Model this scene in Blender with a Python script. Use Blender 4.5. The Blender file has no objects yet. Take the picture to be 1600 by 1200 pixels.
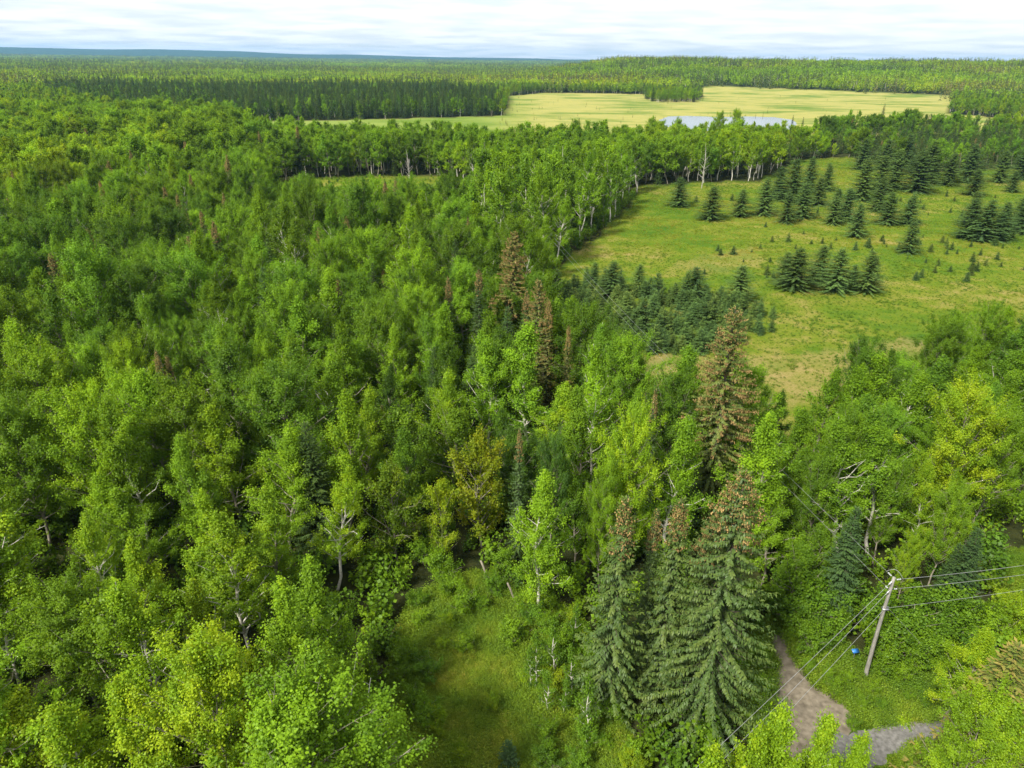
import bpy, math, random
import numpy as np
from mathutils import Matrix, Vector
random.seed(7)
RNG = np.random.default_rng(7)
S = bpy.context.scene
COL = S.collection

# ------------------------------------------------------------------ camera
CAM_H, PITCH, ROLL, FPX = 40.0, math.radians(24.5), math.radians(0.7), 1110.0
_r0 = np.array((1.0, 0, 0)); _f = np.array((0, math.cos(PITCH), -math.sin(PITCH))); _u0 = np.array((0, math.sin(PITCH), math.cos(PITCH)))
_r = _r0*math.cos(ROLL) + _u0*math.sin(ROLL)
_u = -_r0*math.sin(ROLL) + _u0*math.cos(ROLL)
cam = bpy.data.objects.new('camera', bpy.data.cameras.new('camera')); COL.objects.link(cam)
cam.matrix_world = Matrix([[_r[i], _u[i], -_f[i], (0, 0, CAM_H)[i]] for i in range(3)] + [[0, 0, 0, 1]])
cam.data.sensor_width = 36.0; cam.data.lens = 36.0*FPX/1600; cam.data.clip_start = 0.5; cam.data.clip_end = 60000
S.camera = cam

# ------------------------------------------------------------------ sky, sun, exposure
SUN_EL, SUN_AZ = math.radians(46), math.radians(-138)      # azimuth from +Y towards +X: sun behind and to the west of the viewer
W = bpy.data.worlds.new('World'); S.world = W; W.use_nodes = True
nt = W.node_tree; nt.nodes.clear()
def wn(t, **k):
    n = nt.nodes.new(t)
    for a, b in k.items(): setattr(n, a, b)
    return n
wout = wn('ShaderNodeOutputWorld'); bg = wn('ShaderNodeBackground'); bg.inputs[1].default_value = 0.11
sky = wn('ShaderNodeTexSky', sky_type='NISHITA', sun_disc=False, sun_elevation=SUN_EL, sun_rotation=SUN_AZ)
tc = wn('ShaderNodeTexCoord'); sep = wn('ShaderNodeSeparateXYZ'); nt.links.new(tc.outputs['Generated'], sep.inputs[0])
zz = wn('ShaderNodeMath', operation='MAXIMUM'); zz.inputs[1].default_value = 0.0; nt.links.new(sep.outputs[2], zz.inputs[0])
za = wn('ShaderNodeMath', operation='ADD'); za.inputs[1].default_value = 0.06; nt.links.new(zz.outputs[0], za.inputs[0])
dv = []
for k in (0, 1):
    d = wn('ShaderNodeMath', operation='DIVIDE'); nt.links.new(sep.outputs[k], d.inputs[0]); nt.links.new(za.outputs[0], d.inputs[1]); dv.append(d)
cmb = wn('ShaderNodeCombineXYZ'); nt.links.new(dv[0].outputs[0], cmb.inputs[0]); nt.links.new(dv[1].outputs[0], cmb.inputs[1])
n1 = wn('ShaderNodeTexNoise'); n1.inputs['Scale'].default_value = 0.55; n1.inputs['Detail'].default_value = 7; n1.inputs['Roughness'].default_value = 0.62
nt.links.new(cmb.outputs[0], n1.inputs['Vector'])
r1 = wn('ShaderNodeMapRange'); r1.inputs[1].default_value = 0.40; r1.inputs[2].default_value = 0.56; nt.links.new(n1.outputs[0], r1.inputs[0])
r1.inputs[3].default_value = 0.8; r1.inputs[4].default_value = 1.0
n2 = wn('ShaderNodeTexNoise'); n2.inputs['Scale'].default_value = 1.1; n2.inputs['Detail'].default_value = 6
nt.links.new(cmb.outputs[0], n2.inputs['Vector'])
cr = wn('ShaderNodeValToRGB'); nt.links.new(n2.outputs[0], cr.inputs[0])
cr.color_ramp.elements[0].position = 0.36; cr.color_ramp.elements[0].color = (3.6, 3.85, 4.05, 1)
cr.color_ramp.elements[1].position = 0.60; cr.color_ramp.elements[1].color = (4.9, 4.95, 4.98, 1)
mx = wn('ShaderNodeMix', data_type='RGBA')
nt.links.new(r1.outputs[0], mx.inputs['Factor']); nt.links.new(sky.outputs[0], mx.inputs['A']); nt.links.new(cr.outputs[0], mx.inputs['B'])
nt.links.new(mx.outputs['Result'], bg.inputs[0]); nt.links.new(bg.outputs[0], wout.inputs[0])
sl = bpy.data.lights.new('sun', 'SUN'); sl.energy = 3.6; sl.angle = math.radians(8); sl.color = (1.0, 0.955, 0.86)
so = bpy.data.objects.new('sun', sl); COL.objects.link(so)
sd = Vector((math.sin(SUN_AZ)*math.cos(SUN_EL), math.cos(SUN_AZ)*math.cos(SUN_EL), math.sin(SUN_EL)))
so.rotation_euler = sd.to_track_quat('Z', 'Y').to_euler(); so.location = sd*200
V = S.view_settings; V.view_transform = 'Standard'; V.look = 'None'; V.exposure = 1.22; V.gamma = 1; V.use_curve_mapping = False
cy = S.cycles
cy.max_bounces = 6; cy.diffuse_bounces = 4; cy.glossy_bounces = 2; cy.transmission_bounces = 5; cy.transparent_max_bounces = 4; cy.volume_bounces = 0
cy.sample_clamp_indirect = 6.0; cy.use_denoising = True; cy.caustics_reflective = False; cy.caustics_refractive = False

# ------------------------------------------------------------------ pixels <-> ground, terrain
def ray(px, py):
    d = _r*((px-800)/FPX) - _u*((py-600)/FPX) + _f
    return d
def at(px, py, z=0.0):                  # the point at height z seen at a pixel
    d = ray(px, py); t = (z-CAM_H)/d[2]
    return np.array((d[0]*t, d[1]*t, z))
def proj(P):                            # points -> pixel
    P = np.atleast_2d(P) - np.array((0, 0, CAM_H))
    w = P@_f; w = np.where(w < 0.01, 0.01, w)
    return 800 + FPX*(P@_r)/w, 600 - FPX*(P@_u)/w
def vnoise(x, y, s, seed=0):
    x = np.asarray(x, float)/s + seed*17.13; y = np.asarray(y, float)/s + seed*9.71
    def h(i, j):
        v = np.sin(i*127.1 + j*311.7 + seed*74.7)*43758.5453
        return v - np.floor(v)
    i, j = np.floor(x), np.floor(y); f, g = x-i, y-j
    f = f*f*(3-2*f); g = g*g*(3-2*g)
    return (h(i, j)*(1-f) + h(i+1, j)*f)*(1-g) + (h(i, j+1)*(1-f) + h(i+1, j+1)*f)*g
def sst(a, b, x):
    t = np.clip((x-a)/(b-a), 0, 1); return t*t*(3-2*t)
def terrain(x, y):
    x = np.asarray(x, float); y = np.asarray(y, float)
    d = np.hypot(x, y)
    z = (26+10*vnoise(x, y, 350, 6))*sst(930, 1500, y)*sst(-60, 260, x - (y-1400)*0.08)*(1-sst(1900, 3200, d))
    z = z + 7*(vnoise(x, y, 420, 3)-0.35)*sst(950, 1500, d)*(1-sst(2500, 4000, d)*0.3)
    z = z + (26 + 22*vnoise(x, y, 2500, 4))*sst(5000, 8000, d)*(1-sst(8500, 9500, d)) * 0.5
    ang = np.degrees(np.arctan2(x, y))
    z = z + (58 + 68*sst(10, -36, ang) + 26*(vnoise(ang*60, d*0.2, 260, 5)-0.5))*sst(9300, 12500, d)
    return np.where(y < -50, 0, z)
def inpoly(px, py, poly):
    px = np.asarray(px, float); py = np.asarray(py, float); c = np.zeros(px.shape, bool)
    n = len(poly); j = n-1
    for i in range(n):
        xi, yi = poly[i]; xj, yj = poly[j]
        k = ((yi > py) != (yj > py)) & (px < (xj-xi)*(py-yi)/((yj-yi) or 1e-9) + xi)
        c ^= k; j = i
    return c
# ground areas, outlined where their edge meets the ground
CLEARING = [(850, 440), (905, 388), (960, 345), (992, 308), (1000, 290), (1190, 283), (1250, 250), (1320, 246), (1420, 270), (1760, 262), (1760, 560), (1520, 610), (1400, 660), (1300, 710),
            (1230, 735), (1120, 725), (990, 680), (920, 620), (870, 560), (840, 500)]
OPENING = [(590, 1300), (600, 1120), (612, 1010), (650, 935), (745, 893), (880, 955), (935, 1005), (965, 1100), (1050, 1300)]
YARD = [(1180, 980), (1215, 955), (1290, 985), (1350, 1035), (1470, 1050), (1530, 1060), (1560, 1130), (1480, 1180), (1340, 1230), (1240, 1260), (1180, 1180), (1150, 1120)]
BACKLOT = [(425, 283), (560, 276), (690, 276), (745, 292), (735, 330), (690, 362), (560, 365), (440, 345)]
BOG = [(360, 190), (560, 187), (788, 181), (795, 150), (850, 146), (1000, 149), (1110, 144), (1300, 149), (1492, 154), (1482, 178), (1640, 190), (1640, 206), (1300, 216), (1250, 238),
       (1000, 246), (900, 246), (850, 250), (780, 250), (600, 244), (440, 236), (370, 212)]
FLOWERS = [(1560, 900), (1700, 890), (1700, 1010), (1585, 985)]
SIDEGLADE = [(1540, 860), (1720, 850), (1720, 1020), (1575, 990)]

# ------------------------------------------------------------------ mesh helpers
def tag(o, label, cat, group=None, kind=None):
    o['label'] = label; o['category'] = cat
    if group: o['group'] = group
    if kind: o['kind'] = kind
    return o
def build_mesh(name, v, faces, mats, mi=None, shade=None, smooth=False):
    """v Nx3; faces list of (array Mxk)"""
    me = bpy.data.meshes.new(name)
    v = np.asarray(v, np.float32)
    loops = np.concatenate([f.ravel() for f in faces]) if faces else np.zeros(0, int)
    tot = np.concatenate([np.full(len(f), f.shape[1]) for f in faces])
    st = np.concatenate([[0], np.cumsum(tot)[:-1]])
    me.vertices.add(len(v)); me.vertices.foreach_set('co', v.ravel())
    me.loops.add(len(loops)); me.loops.foreach_set('vertex_index', loops.astype(np.int32))
    me.polygons.add(len(tot)); me.polygons.foreach_set('loop_start', st.astype(np.int32))
    for m in mats: me.materials.append(m)
    if mi is not None: me.polygons.foreach_set('material_index', np.asarray(mi, np.int32))
    if shade is not None:
        a = me.attributes.new('shade', 'FLOAT', 'FACE'); a.data.foreach_set('value', np.asarray(shade, np.float32))
    if smooth: me.polygons.foreach_set('use_smooth', np.ones(len(tot), bool))
    me.update(calc_edges=True); me.validate()
    return me
class Geo:
    def __init__(s): s.v = []; s.q = []; s.m = []; s.sh = []; s.n = 0
    def add(s, v, q, mat=0, sh=0.5):
        q = np.asarray(q)
        s.v.append(np.asarray(v, float)); s.q.append(q + s.n); s.n += len(v)
        s.m.append(np.full(len(q), mat)); s.sh.append(np.broadcast_to(sh, (len(q),)))
    def tube(s, pts, rad, k=6, mat=0, cap=False):
        pts = np.asarray(pts, float); n = len(pts); rad = np.broadcast_to(rad, (n,))
        t = np.gradient(pts, axis=0); t /= np.linalg.norm(t, axis=1)[:, None] + 1e-9
        ref = np.where(np.abs(t[:, 2:3]) > 0.9, np.array((1.0, 0, 0)), np.array((0, 0, 1.0)))
        a = np.cross(t, ref); a /= np.linalg.norm(a, axis=1)[:, None] + 1e-9; b = np.cross(t, a)
        an = np.arange(k)*2*math.pi/k
        ring = pts[:, None] + rad[:, None, None]*(np.cos(an)[None, :, None]*a[:, None] + np.sin(an)[None, :, None]*b[:, None])
        i = np.arange(n-1)[:, None]*k; j = np.arange(k)[None]
        q = np.stack([i+j, i+(j+1) % k, i+k+(j+1) % k, i+k+j], -1).reshape(-1, 4)
        s.add(ring.reshape(-1, 3), q, mat)
        if cap:
            o = [0, (n-1)*k]
            for e in (0, n-1):
                s.v.append(pts[e:e+1]); c = s.n; s.n += 1
                base = c - n*k - (0 if e == 0 else 1) + e*k
                qq = np.array([[base+x, base+(x+1) % k, c, c] for x in range(k)])[:, :3]
                qq = np.concatenate([qq, qq[:, 2:3]], 1)
                s.tr = getattr(s, 'tr', []); s.tr.append(qq[:, :3])
    def kites(s, P, D, N, L, Wd, mat=0, sh=0.5):
        """leaf-sized quads at P along D with width Wd, facing N"""
        D = D/(np.linalg.norm(D, axis=1)[:, None]+1e-9)
        X = np.cross(D, N); X /= np.linalg.norm(X, axis=1)[:, None]+1e-9
        L = np.broadcast_to(L, (len(P),))[:, None]; Wd = np.broadcast_to(Wd, (len(P),))[:, None]
        v = np.stack([P, P+D*L*0.45+X*Wd*0.5, P+D*L, P+D*L*0.45-X*Wd*0.5], 1).reshape(-1, 3)
        s.add(v, np.arange(len(P)*4).reshape(-1, 4), mat, sh)
    def mesh(s, name, mats, smooth=False):
        f = [np.concatenate(s.q)]
        tr = getattr(s, 'tr', [])
        mi = np.concatenate(s.m); sh = np.concatenate(s.sh)
        if tr:
            t = np.concatenate(tr); f.append(t); mi = np.concatenate([mi, np.zeros(len(t))]); sh = np.concatenate([sh, np.full(len(t), .5)])
        return build_mesh(name, np.concatenate(s.v), f, mats, mi, sh, smooth)
def link(name, data, parent=None):
    o = bpy.data.objects.new(name, data); COL.objects.link(o)
    if parent: o.parent = parent
    return o
def box(g, c, sx, sy, sz, mat=0, M=None):
    v = np.array([(x, y, z) for x in (-.5, .5) for y in (-.5, .5) for z in (-.5, .5)])*np.array((sx, sy, sz))
    if M is not None: v = v@np.array(M).T
    g.add(v+np.array(c), np.array([[0, 1, 3, 2], [4, 6, 7, 5], [0, 4, 5, 1], [2, 3, 7, 6], [0, 2, 6, 4], [1, 5, 7, 3]]), mat)

# ------------------------------------------------------------------ materials
def mat(name):
    m = bpy.data.materials.new(name); m.use_nodes = True; m.node_tree.nodes.clear(); t = m.node_tree
    def nd(ty, **k):
        n = t.nodes.new(ty)
        for a, b in k.items(): setattr(n, a, b)
        return n
    return m, t, nd, t.links.new
def math_(nd, lk, op, a, b):
    n = nd('ShaderNodeMath', operation=op)
    for i, x in enumerate((a, b)):
        if isinstance(x, (int, float)): n.inputs[i].default_value = x
        else: lk(x, n.inputs[i])
    return n.outputs[0]
def foliage(name, ramp, trans=0.3, gloss=0.05, spread=0.3):
    m, t, nd, lk = mat(name)
    tone = nd('ShaderNodeAttribute', attribute_type='INSTANCER', attribute_name='tone').outputs['Fac']
    lum = nd('ShaderNodeAttribute', attribute_type='INSTANCER', attribute_name='lum').outputs['Fac']
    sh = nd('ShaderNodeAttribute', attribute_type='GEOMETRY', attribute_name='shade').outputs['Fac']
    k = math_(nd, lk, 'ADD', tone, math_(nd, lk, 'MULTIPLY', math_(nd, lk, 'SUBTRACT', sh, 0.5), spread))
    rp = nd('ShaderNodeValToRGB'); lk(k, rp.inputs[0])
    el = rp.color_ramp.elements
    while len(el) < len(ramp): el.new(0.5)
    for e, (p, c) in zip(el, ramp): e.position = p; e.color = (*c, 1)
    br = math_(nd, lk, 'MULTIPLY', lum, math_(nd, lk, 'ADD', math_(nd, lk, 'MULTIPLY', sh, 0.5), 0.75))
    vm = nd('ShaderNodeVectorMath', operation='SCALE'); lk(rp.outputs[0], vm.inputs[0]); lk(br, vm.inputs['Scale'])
    d = nd('ShaderNodeBsdfDiffuse'); lk(vm.outputs[0], d.inputs[0])
    tr = nd('ShaderNodeBsdfTranslucent')
    w = nd('ShaderNodeVectorMath', operation='MULTIPLY'); lk(vm.outputs[0], w.inputs[0]); w.inputs[1].default_value = (1.45, 1.25, 0.5); lk(w.outputs[0], tr.inputs[0])
    a = nd('ShaderNodeMixShader'); a.inputs[0].default_value = trans; lk(d.outputs[0], a.inputs[1]); lk(tr.outputs[0], a.inputs[2])
    gl = nd('ShaderNodeBsdfGlossy'); gl.inputs['Roughness'].default_value = 0.5; gl.inputs[0].default_value = (1, 1, 1, 1)
    b = nd('ShaderNodeMixShader'); b.inputs[0].default_value = gloss; lk(a.outputs[0], b.inputs[1]); lk(gl.outputs[0], b.inputs[2])
    o = nd('ShaderNodeOutputMaterial'); lk(b.outputs[0], o.inputs[0])
    return m
def simple(name, c1, c2, scale=3.0, rough=0.85, metal=0.0, stretch=(1, 1, 1), bump=0.0, thr=(0.35, 0.65)):
    m, t, nd, lk = mat(name)
    tcn = nd('ShaderNodeTexCoord'); mp = nd('ShaderNodeMapping'); lk(tcn.outputs['Object'], mp.inputs[0]); mp.inputs['Scale'].default_value = stretch
    n = nd('ShaderNodeTexNoise'); n.inputs['Scale'].default_value = scale; n.inputs['Detail'].default_value = 6; lk(mp.outputs[0], n.inputs[0])
    rp = nd('ShaderNodeValToRGB'); lk(n.outputs[0], rp.inputs[0])
    rp.color_ramp.elements[0].position = thr[0]; rp.color_ramp.elements[0].color = (*c1, 1)
    rp.color_ramp.elements[1].position = thr[1]; rp.color_ramp.elements[1].color = (*c2, 1)
    p = nd('ShaderNodeBsdfPrincipled'); lk(rp.outputs[0], p.inputs['Base Color']); p.inputs['Roughness'].default_value = rough; p.inputs['Metallic'].default_value = metal
    if bump:
        b = nd('ShaderNodeBump'); b.inputs['Strength'].default_value = bump; b.inputs['Distance'].default_value = 0.05; lk(n.outputs[0], b.inputs['Height']); lk(b.outputs[0], p.inputs['Normal'])
    o = nd('ShaderNodeOutputMaterial'); lk(p.outputs[0], o.inputs[0])
    return m
M = {}
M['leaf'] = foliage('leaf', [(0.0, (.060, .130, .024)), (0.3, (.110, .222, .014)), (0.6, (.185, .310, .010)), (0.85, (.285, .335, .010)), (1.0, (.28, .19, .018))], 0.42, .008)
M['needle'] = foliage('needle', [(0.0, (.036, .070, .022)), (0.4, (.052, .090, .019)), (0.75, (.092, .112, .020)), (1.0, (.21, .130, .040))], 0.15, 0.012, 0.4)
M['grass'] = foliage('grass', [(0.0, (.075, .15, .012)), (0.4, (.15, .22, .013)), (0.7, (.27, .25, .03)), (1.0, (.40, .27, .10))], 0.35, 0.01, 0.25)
M['cone'] = simple('cone', (.26, .165, .05), (.42, .29, .10), 2.0)
M['bark_white'] = simple('bark_white', (.20, .18, .14), (.52, .49, .42), 3.0, stretch=(1, 1, 1.5), thr=(.3, .45))
M['bark_grey'] = simple('bark_grey', (.12, .10, .075), (.30, .27, .20), 3.0, stretch=(2, 2, .6))
M['bark_brown'] = simple('bark_brown', (.045, .034, .026), (.12, .09, .07), 5.0, stretch=(2, 2, .4))
M['deadwood'] = simple('deadwood', (.30, .27, .23), (.55, .51, .45), 4.0, stretch=(2, 2, .5))

# ------------------------------------------------------------------ tree shapes
def rv(rng, n): 
    v = rng.normal(size=(n, 3)); return v/np.linalg.norm(v, axis=1)[:, None]
def broadleaf(seed, h, r, base, nleaf, ls, shape='column', k=6, limbs=26, clump=0.55, lean=0.03, bare=0.0):
    """a broad-leaved tree: returns Geo trunk, Geo crown (material 0 each)"""
    g = np.random.default_rng(seed); T = Geo(); C = Geo()
    n = 9; t = np.linspace(0, 1, n); off = np.cumsum(g.normal(0, 1, (n, 2)), 0)*0.012*h; off -= off[0]
    ln = g.normal(0, lean, 2)
    tp = np.stack([off[:, 0]+ln[0]*h*t, off[:, 1]+ln[1]*h*t, t*h*0.97 - 0.15], 1)
    r0 = 0.0085*h+0.02
    T.tube(tp, r0*(1-t*0.9)**0.9, k)
    def trunk(x): return np.array([np.interp(x, t, tp[:, i]) for i in range(3)])
    prof = {'column': lambda s: (0.45+0.55*math.sin(math.pi*min(1, s*1.05+0.18)))*(1-s**2.6*0.82), 'dome': lambda s: math.sqrt(max(0.03, 1-(max(0, s-0.42)/0.6)**2))*(0.62+0.38*min(1, s/0.4)),
            'cone': lambda s: (1-s)**0.75*0.95+0.08, 'broad': lambda s: (0.6+0.4*math.sin(math.pi*min(1, s*1.1)))*math.sqrt(max(.05, 1-(max(0, s-.5)/.55)**2))}[shape]
    cl = []
    ga = g.uniform(0, 6.28)
    for i in range(limbs):
        s = (i+g.uniform(0, 1))/limbs; x = base+(0.985-base)*s
        ga += 2.4+g.normal(0, .35); L = r*prof(s)*g.uniform(.65, 1.18)
        el = math.radians(g.uniform(18, 55)+22*s)
        p0 = trunk(x*0.96); d = np.array((math.cos(ga)*math.cos(el), math.sin(ga)*math.cos(el), math.sin(el)))
        q = np.array([p0+d*L*u+np.array((0, 0, .10*L*u*u)) + g.normal(0, .05*L, 3)*u for u in (0, .4, .75, 1.08)])
        rr = max(0.012, r0*(1-x)*.5+.012)
        T.tube(q, np.array((1, .7, .45, .2))*rr, 4 if k > 4 else 3)
        m = max(2, int(round(L/0.8)))
        for j in range(m):
            u = 0.38+0.62*(j+g.uniform(0, 1))/m
            c = np.array([np.interp(u, (0, .4, .75, 1), q[:, a]) for a in range(3)])
            side = rv(g, 1)[0]*L*.26*(1.15-u*.5); side[2] = abs(side[2])*.55-.03*L
            c2 = c+side
            if k > 4 and L > 1: T.tube(np.array([c, c2]), np.array((rr*.35, rr*.12)), 3)
            cl.append((c2, clump*g.uniform(.55, 1.3), g.uniform(0, 1), d+np.array((0, 0, .9))))
    for j in range(4): cl.append((trunk(1)-np.array((0, 0, j*clump*.7)), clump*(.35+.18*j), g.uniform(.4, 1), np.array((0, 0, 1.4))))
    w = np.array([c[1]**2 for c in cl]); w *= np.where(g.uniform(0, 1, len(cl)) < bare, 0, 1); cnt = (w/w.sum()*nleaf).astype(int); cnt[0] += 1
    P = []; O = []; sh = []
    for (c, cr_, q, dd), m in zip(cl, cnt):
        if m < 1: continue
        e = rv(g, m)*np.minimum(1.35, np.abs(g.normal(0, .62, m)))[:, None]*cr_*np.array((1, 1, .75))+dd*(g.normal(.1, .30, m)*cr_)[:, None]; P.append(c+e); O.append(e); sh.append(np.clip(.62*q+.38*g.uniform(0, 1, m), 0, 1))
    P = np.concatenate(P); O = np.concatenate(O); sh = np.concatenate(sh); m = len(P)
    O /= np.linalg.norm(O, axis=1)[:, None]+1e-6
    ax = P-np.array((0, 0, 1))*P[:, 2:3]; ax /= np.linalg.norm(ax, axis=1)[:, None]+1e-6
    N = O*.7+ax*.35+np.array((0, 0, .75))+rv(g, m)*.75
    D = rv(g, m)+O*.5-np.array((0, 0, .35)); L = ls*g.uniform(.65, 1.35, m)
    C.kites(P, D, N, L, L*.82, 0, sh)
    return T, C
def conifer(seed, h, r, dens=1.0, card=0.5, droop=.25, k=5, base=.03, pw=.85, gap=0.0, cones=0, conetop=.75, ragged=.15, open_=1.0, hang=0.0, vary=0.0):
    """a spruce: trunk, crown of drooping flat sprays, hanging cones in its top"""
    g = np.random.default_rng(seed); T = Geo(); C = Geo(); K = Geo()
    t = np.linspace(0, 1, 6); tp = np.stack([g.normal(0, .004*h, 6)*t, g.normal(0, .004*h, 6)*t, t*h-.15*(1-t)], 1)
    T.tube(tp, (.010*h+.03)*(1-t*.95), k)
    step = .36/dens*(.5+h/24); z = base*h; ga = g.uniform(0, 6.28); cp = []
    PP = []; DD = []; NN = []; LL = []; SS = []
    while z < h*.985:
        u = z/h; R = r*((1-u)**pw)*min(1, .72+u*3)+.05
        nb = max(3, int((4+3*(1-u))*min(1.3, dens)))
        for b in range(nb):
            if g.uniform() < gap: continue
            ga += 6.283/nb+g.normal(0, .28); L = R*g.uniform(1-ragged*2.2, 1+ragged)
            if L < .08: continue
            el = (.55*u**1.2-droop)*g.uniform(.7-vary*.5, 1.3+vary*.5)+g.normal(0, .12*vary)
            d = np.array((math.cos(ga), math.sin(ga), el)); s_ = np.array((-math.sin(ga), math.cos(ga), 0))
            p0 = np.array((0, 0, max(.1, z+g.normal(0, .12+vary)*step)))
            nst = max(2, int(L/(card*.42)*open_)); q = g.uniform(0, 1)
            us = (np.arange(nst)+g.uniform(0, 1, nst))/nst*.88+.12
            cen = p0+d*(L*us)[:, None]+np.array((0, 0, 1))*((us**2.2)*L*droop*.55)[:, None]
            for sg in (-1, 1):
                ll = card*g.uniform(.7, 1.25, nst)*(1.1-.45*us)*min(1, .45+L)
                PP.append(cen); DD.append(d*.75+s_*sg*g.uniform(.5, 1.1, nst)[:, None]-np.array((0, 0, 1))*(g.uniform(.05, .55, nst)+hang*g.uniform(0, 1.6, nst))[:, None]+rv(g, nst)*hang*.5)
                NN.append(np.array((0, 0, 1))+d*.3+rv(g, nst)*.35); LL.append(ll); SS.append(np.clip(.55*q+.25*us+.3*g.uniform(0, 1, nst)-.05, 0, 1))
            tip = p0+d*L*.9+np.array((0, 0, .45*L*droop)); PP.append(tip[None]); DD.append((d+np.array((0, 0, .25)))[None]); NN.append((np.array((0, 0, 1))+d*.2)[None]); LL.append(np.array([card*.8])); SS.append(np.array([.85]))
            if k > 4 and L > .6: T.tube(np.array([p0, p0+d*L*.55]), np.array((.018+.006*L, .008)), 3)
            if cones and u > conetop-.1*g.uniform() and g.uniform() < .9:
                nn = max(1, int(cones*L*g.uniform(.5, 1.5))); uu = g.uniform(.45, 1, nn)**.7
                cp.append(p0+d*(L*uu)[:, None]+g.normal(0, .08, (nn, 3))-np.array((0, 0, .06)))
        z += step*(1-.45*u)*g.uniform(.8, 1.2)
    top = np.array((0, 0, h*.97)); m = 6
    PP.append(np.repeat(top[None], m, 0)); DD.append(rv(g, m)*.35+np.array((0, 0, 1))); NN.append(rv(g, m)); LL.append(np.full(m, card*.7)); SS.append(np.full(m, .8))
    LL = np.concatenate(LL)
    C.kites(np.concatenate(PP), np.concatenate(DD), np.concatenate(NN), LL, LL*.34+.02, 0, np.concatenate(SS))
    if cp:
        P = np.concatenate(cp); m = len(P); L = g.uniform(.10, .18, m)
        o = np.array([(0, 0, 0), (.32, 0, -.5), (0, .32, -.5), (-.32, 0, -.5), (0, -.32, -.5), (0, 0, -1)])
        jit = rv(g, m)*.35; v = P[:, None]+o[None]*L[:, None, None]; v[:, 5] += jit*L[:, None]
        f = np.array([[0, 1, 5, 2], [0, 2, 5, 3], [0, 3, 5, 4], [0, 4, 5, 1]])
        K.add(v.reshape(-1, 3), (f[None]+np.arange(m)[:, None, None]*6).reshape(-1, 4), 0, g.uniform(0, 1, m*4))
    return T, C, (K if cp else None)
def join(name, geos, mats):
    G = Geo()
    for i, x in enumerate(geos):
        if x is None: continue
        for v, q, sh in zip(x.v, np.split(np.concatenate(x.q), np.cumsum([len(a) for a in x.q])[:-1]), x.sh):
            pass
        v = np.concatenate(x.v); G.add(v, np.concatenate(x.q), i, np.concatenate(x.sh))
    return G.mesh(name, mats)

# ------------------------------------------------------------------ kinds, near (trunk / crown meshes) and far (one joined mesh)
KINDS = {}
def reg(kind, var): KINDS.setdefault(kind, []).append(var)
def leafy(kind, seed, h, r, base, nl, ls, shape, bark='bark_grey', **kw):
    T, C = broadleaf(seed, h, r, base, nl, ls, shape, **kw)
    reg(kind, dict(h=h, parts=[('trunk', T.mesh(kind+'_trunk', [M[bark]], True)), ('crown', C.mesh(kind+'_crown', [M['leaf']]))]))
for s in range(7): leafy('aspen', 100+s, 14, 2.7+.3*(s % 3), .20, 31000, .112, 'column' if s != 3 else 'cone', 'bark_white' if s % 2 else 'bark_grey', limbs=44, clump=.46)
for s in range(4): leafy('birch', 130+s, 15, 2.9, .26, 21000, .11, 'column', 'bark_white', limbs=38, clump=.44, lean=.05, bare=.12)
for s in range(4): leafy('poplar', 160+s, 14, 4.2, .22, 60000, .112, 'dome', 'bark_grey', limbs=64, clump=.5)
for s in range(3): leafy('alder', 190+s, 8, 2.6, .12, 13000, .11, 'broad', 'bark_grey', limbs=34, clump=.42)
for s in range(3): leafy('sapling', 210+s, 5, .9, .15, 1500, .10, 'column', 'bark_white', limbs=14, clump=.3)
for s in range(3): leafy('shrub', 220+s, 2.4, 1.5, .05, 5000, .095, 'dome', 'bark_grey', limbs=22, clump=.34)
def spruce(kind, seed, h, r, **kw):
    T, C, K = conifer(seed, h, r, **kw)
    p = [('trunk', T.mesh(kind+'_trunk', [M['bark_brown']], True)), ('crown', C.mesh(kind+'_crown', [M['needle']]))]
    if K: p.append(('cone_load', K.mesh(kind+'_cones', [M['cone']])))
    reg(kind, dict(h=h, parts=p))
for s in range(3): spruce('old_spruce', 300+s, 20, 4.3, dens=2.3, card=.34, droop=.24, cones=20, conetop=.82, ragged=.42, pw=.72, hang=.9, vary=.6)
for s in range(2): spruce('laden_spruce', 304+s, 20, 3.9, dens=1.9, card=.34, droop=.2, cones=14, conetop=.42, ragged=.42, pw=.6, hang=.8, vary=.6)
for s in range(3): spruce('coned_spruce', 310+s, 16, 2.3, dens=1.45, card=.32, droop=.28, cones=30, conetop=.84, ragged=.28, hang=.5)
for s in range(4): spruce('spruce', 320+s, 13, 2.3, dens=1.3, card=.34, droop=.22, ragged=.17)
for s in range(5): spruce('field_spruce', 340+s, 8, 3.3, dens=2.0, card=.30, droop=.10, ragged=.26, pw=.68, base=.01, hang=.25, vary=.7)
for s in range(4): spruce('young_spruce', 360+s, 3, 1.05, dens=1.8, card=.26, droop=.05, ragged=.25, base=.01, hang=.2, vary=.6)
def snag(seed, h):
    T, C = broadleaf(seed, h, 2.0, .25, 60, .1, 'column', limbs=26, lean=.04)
    reg('snag', dict(h=h, parts=[('trunk', T.mesh('snag_trunk', [M['deadwood']], True))]))
for s in range(3): snag(400+s, 12)

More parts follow.
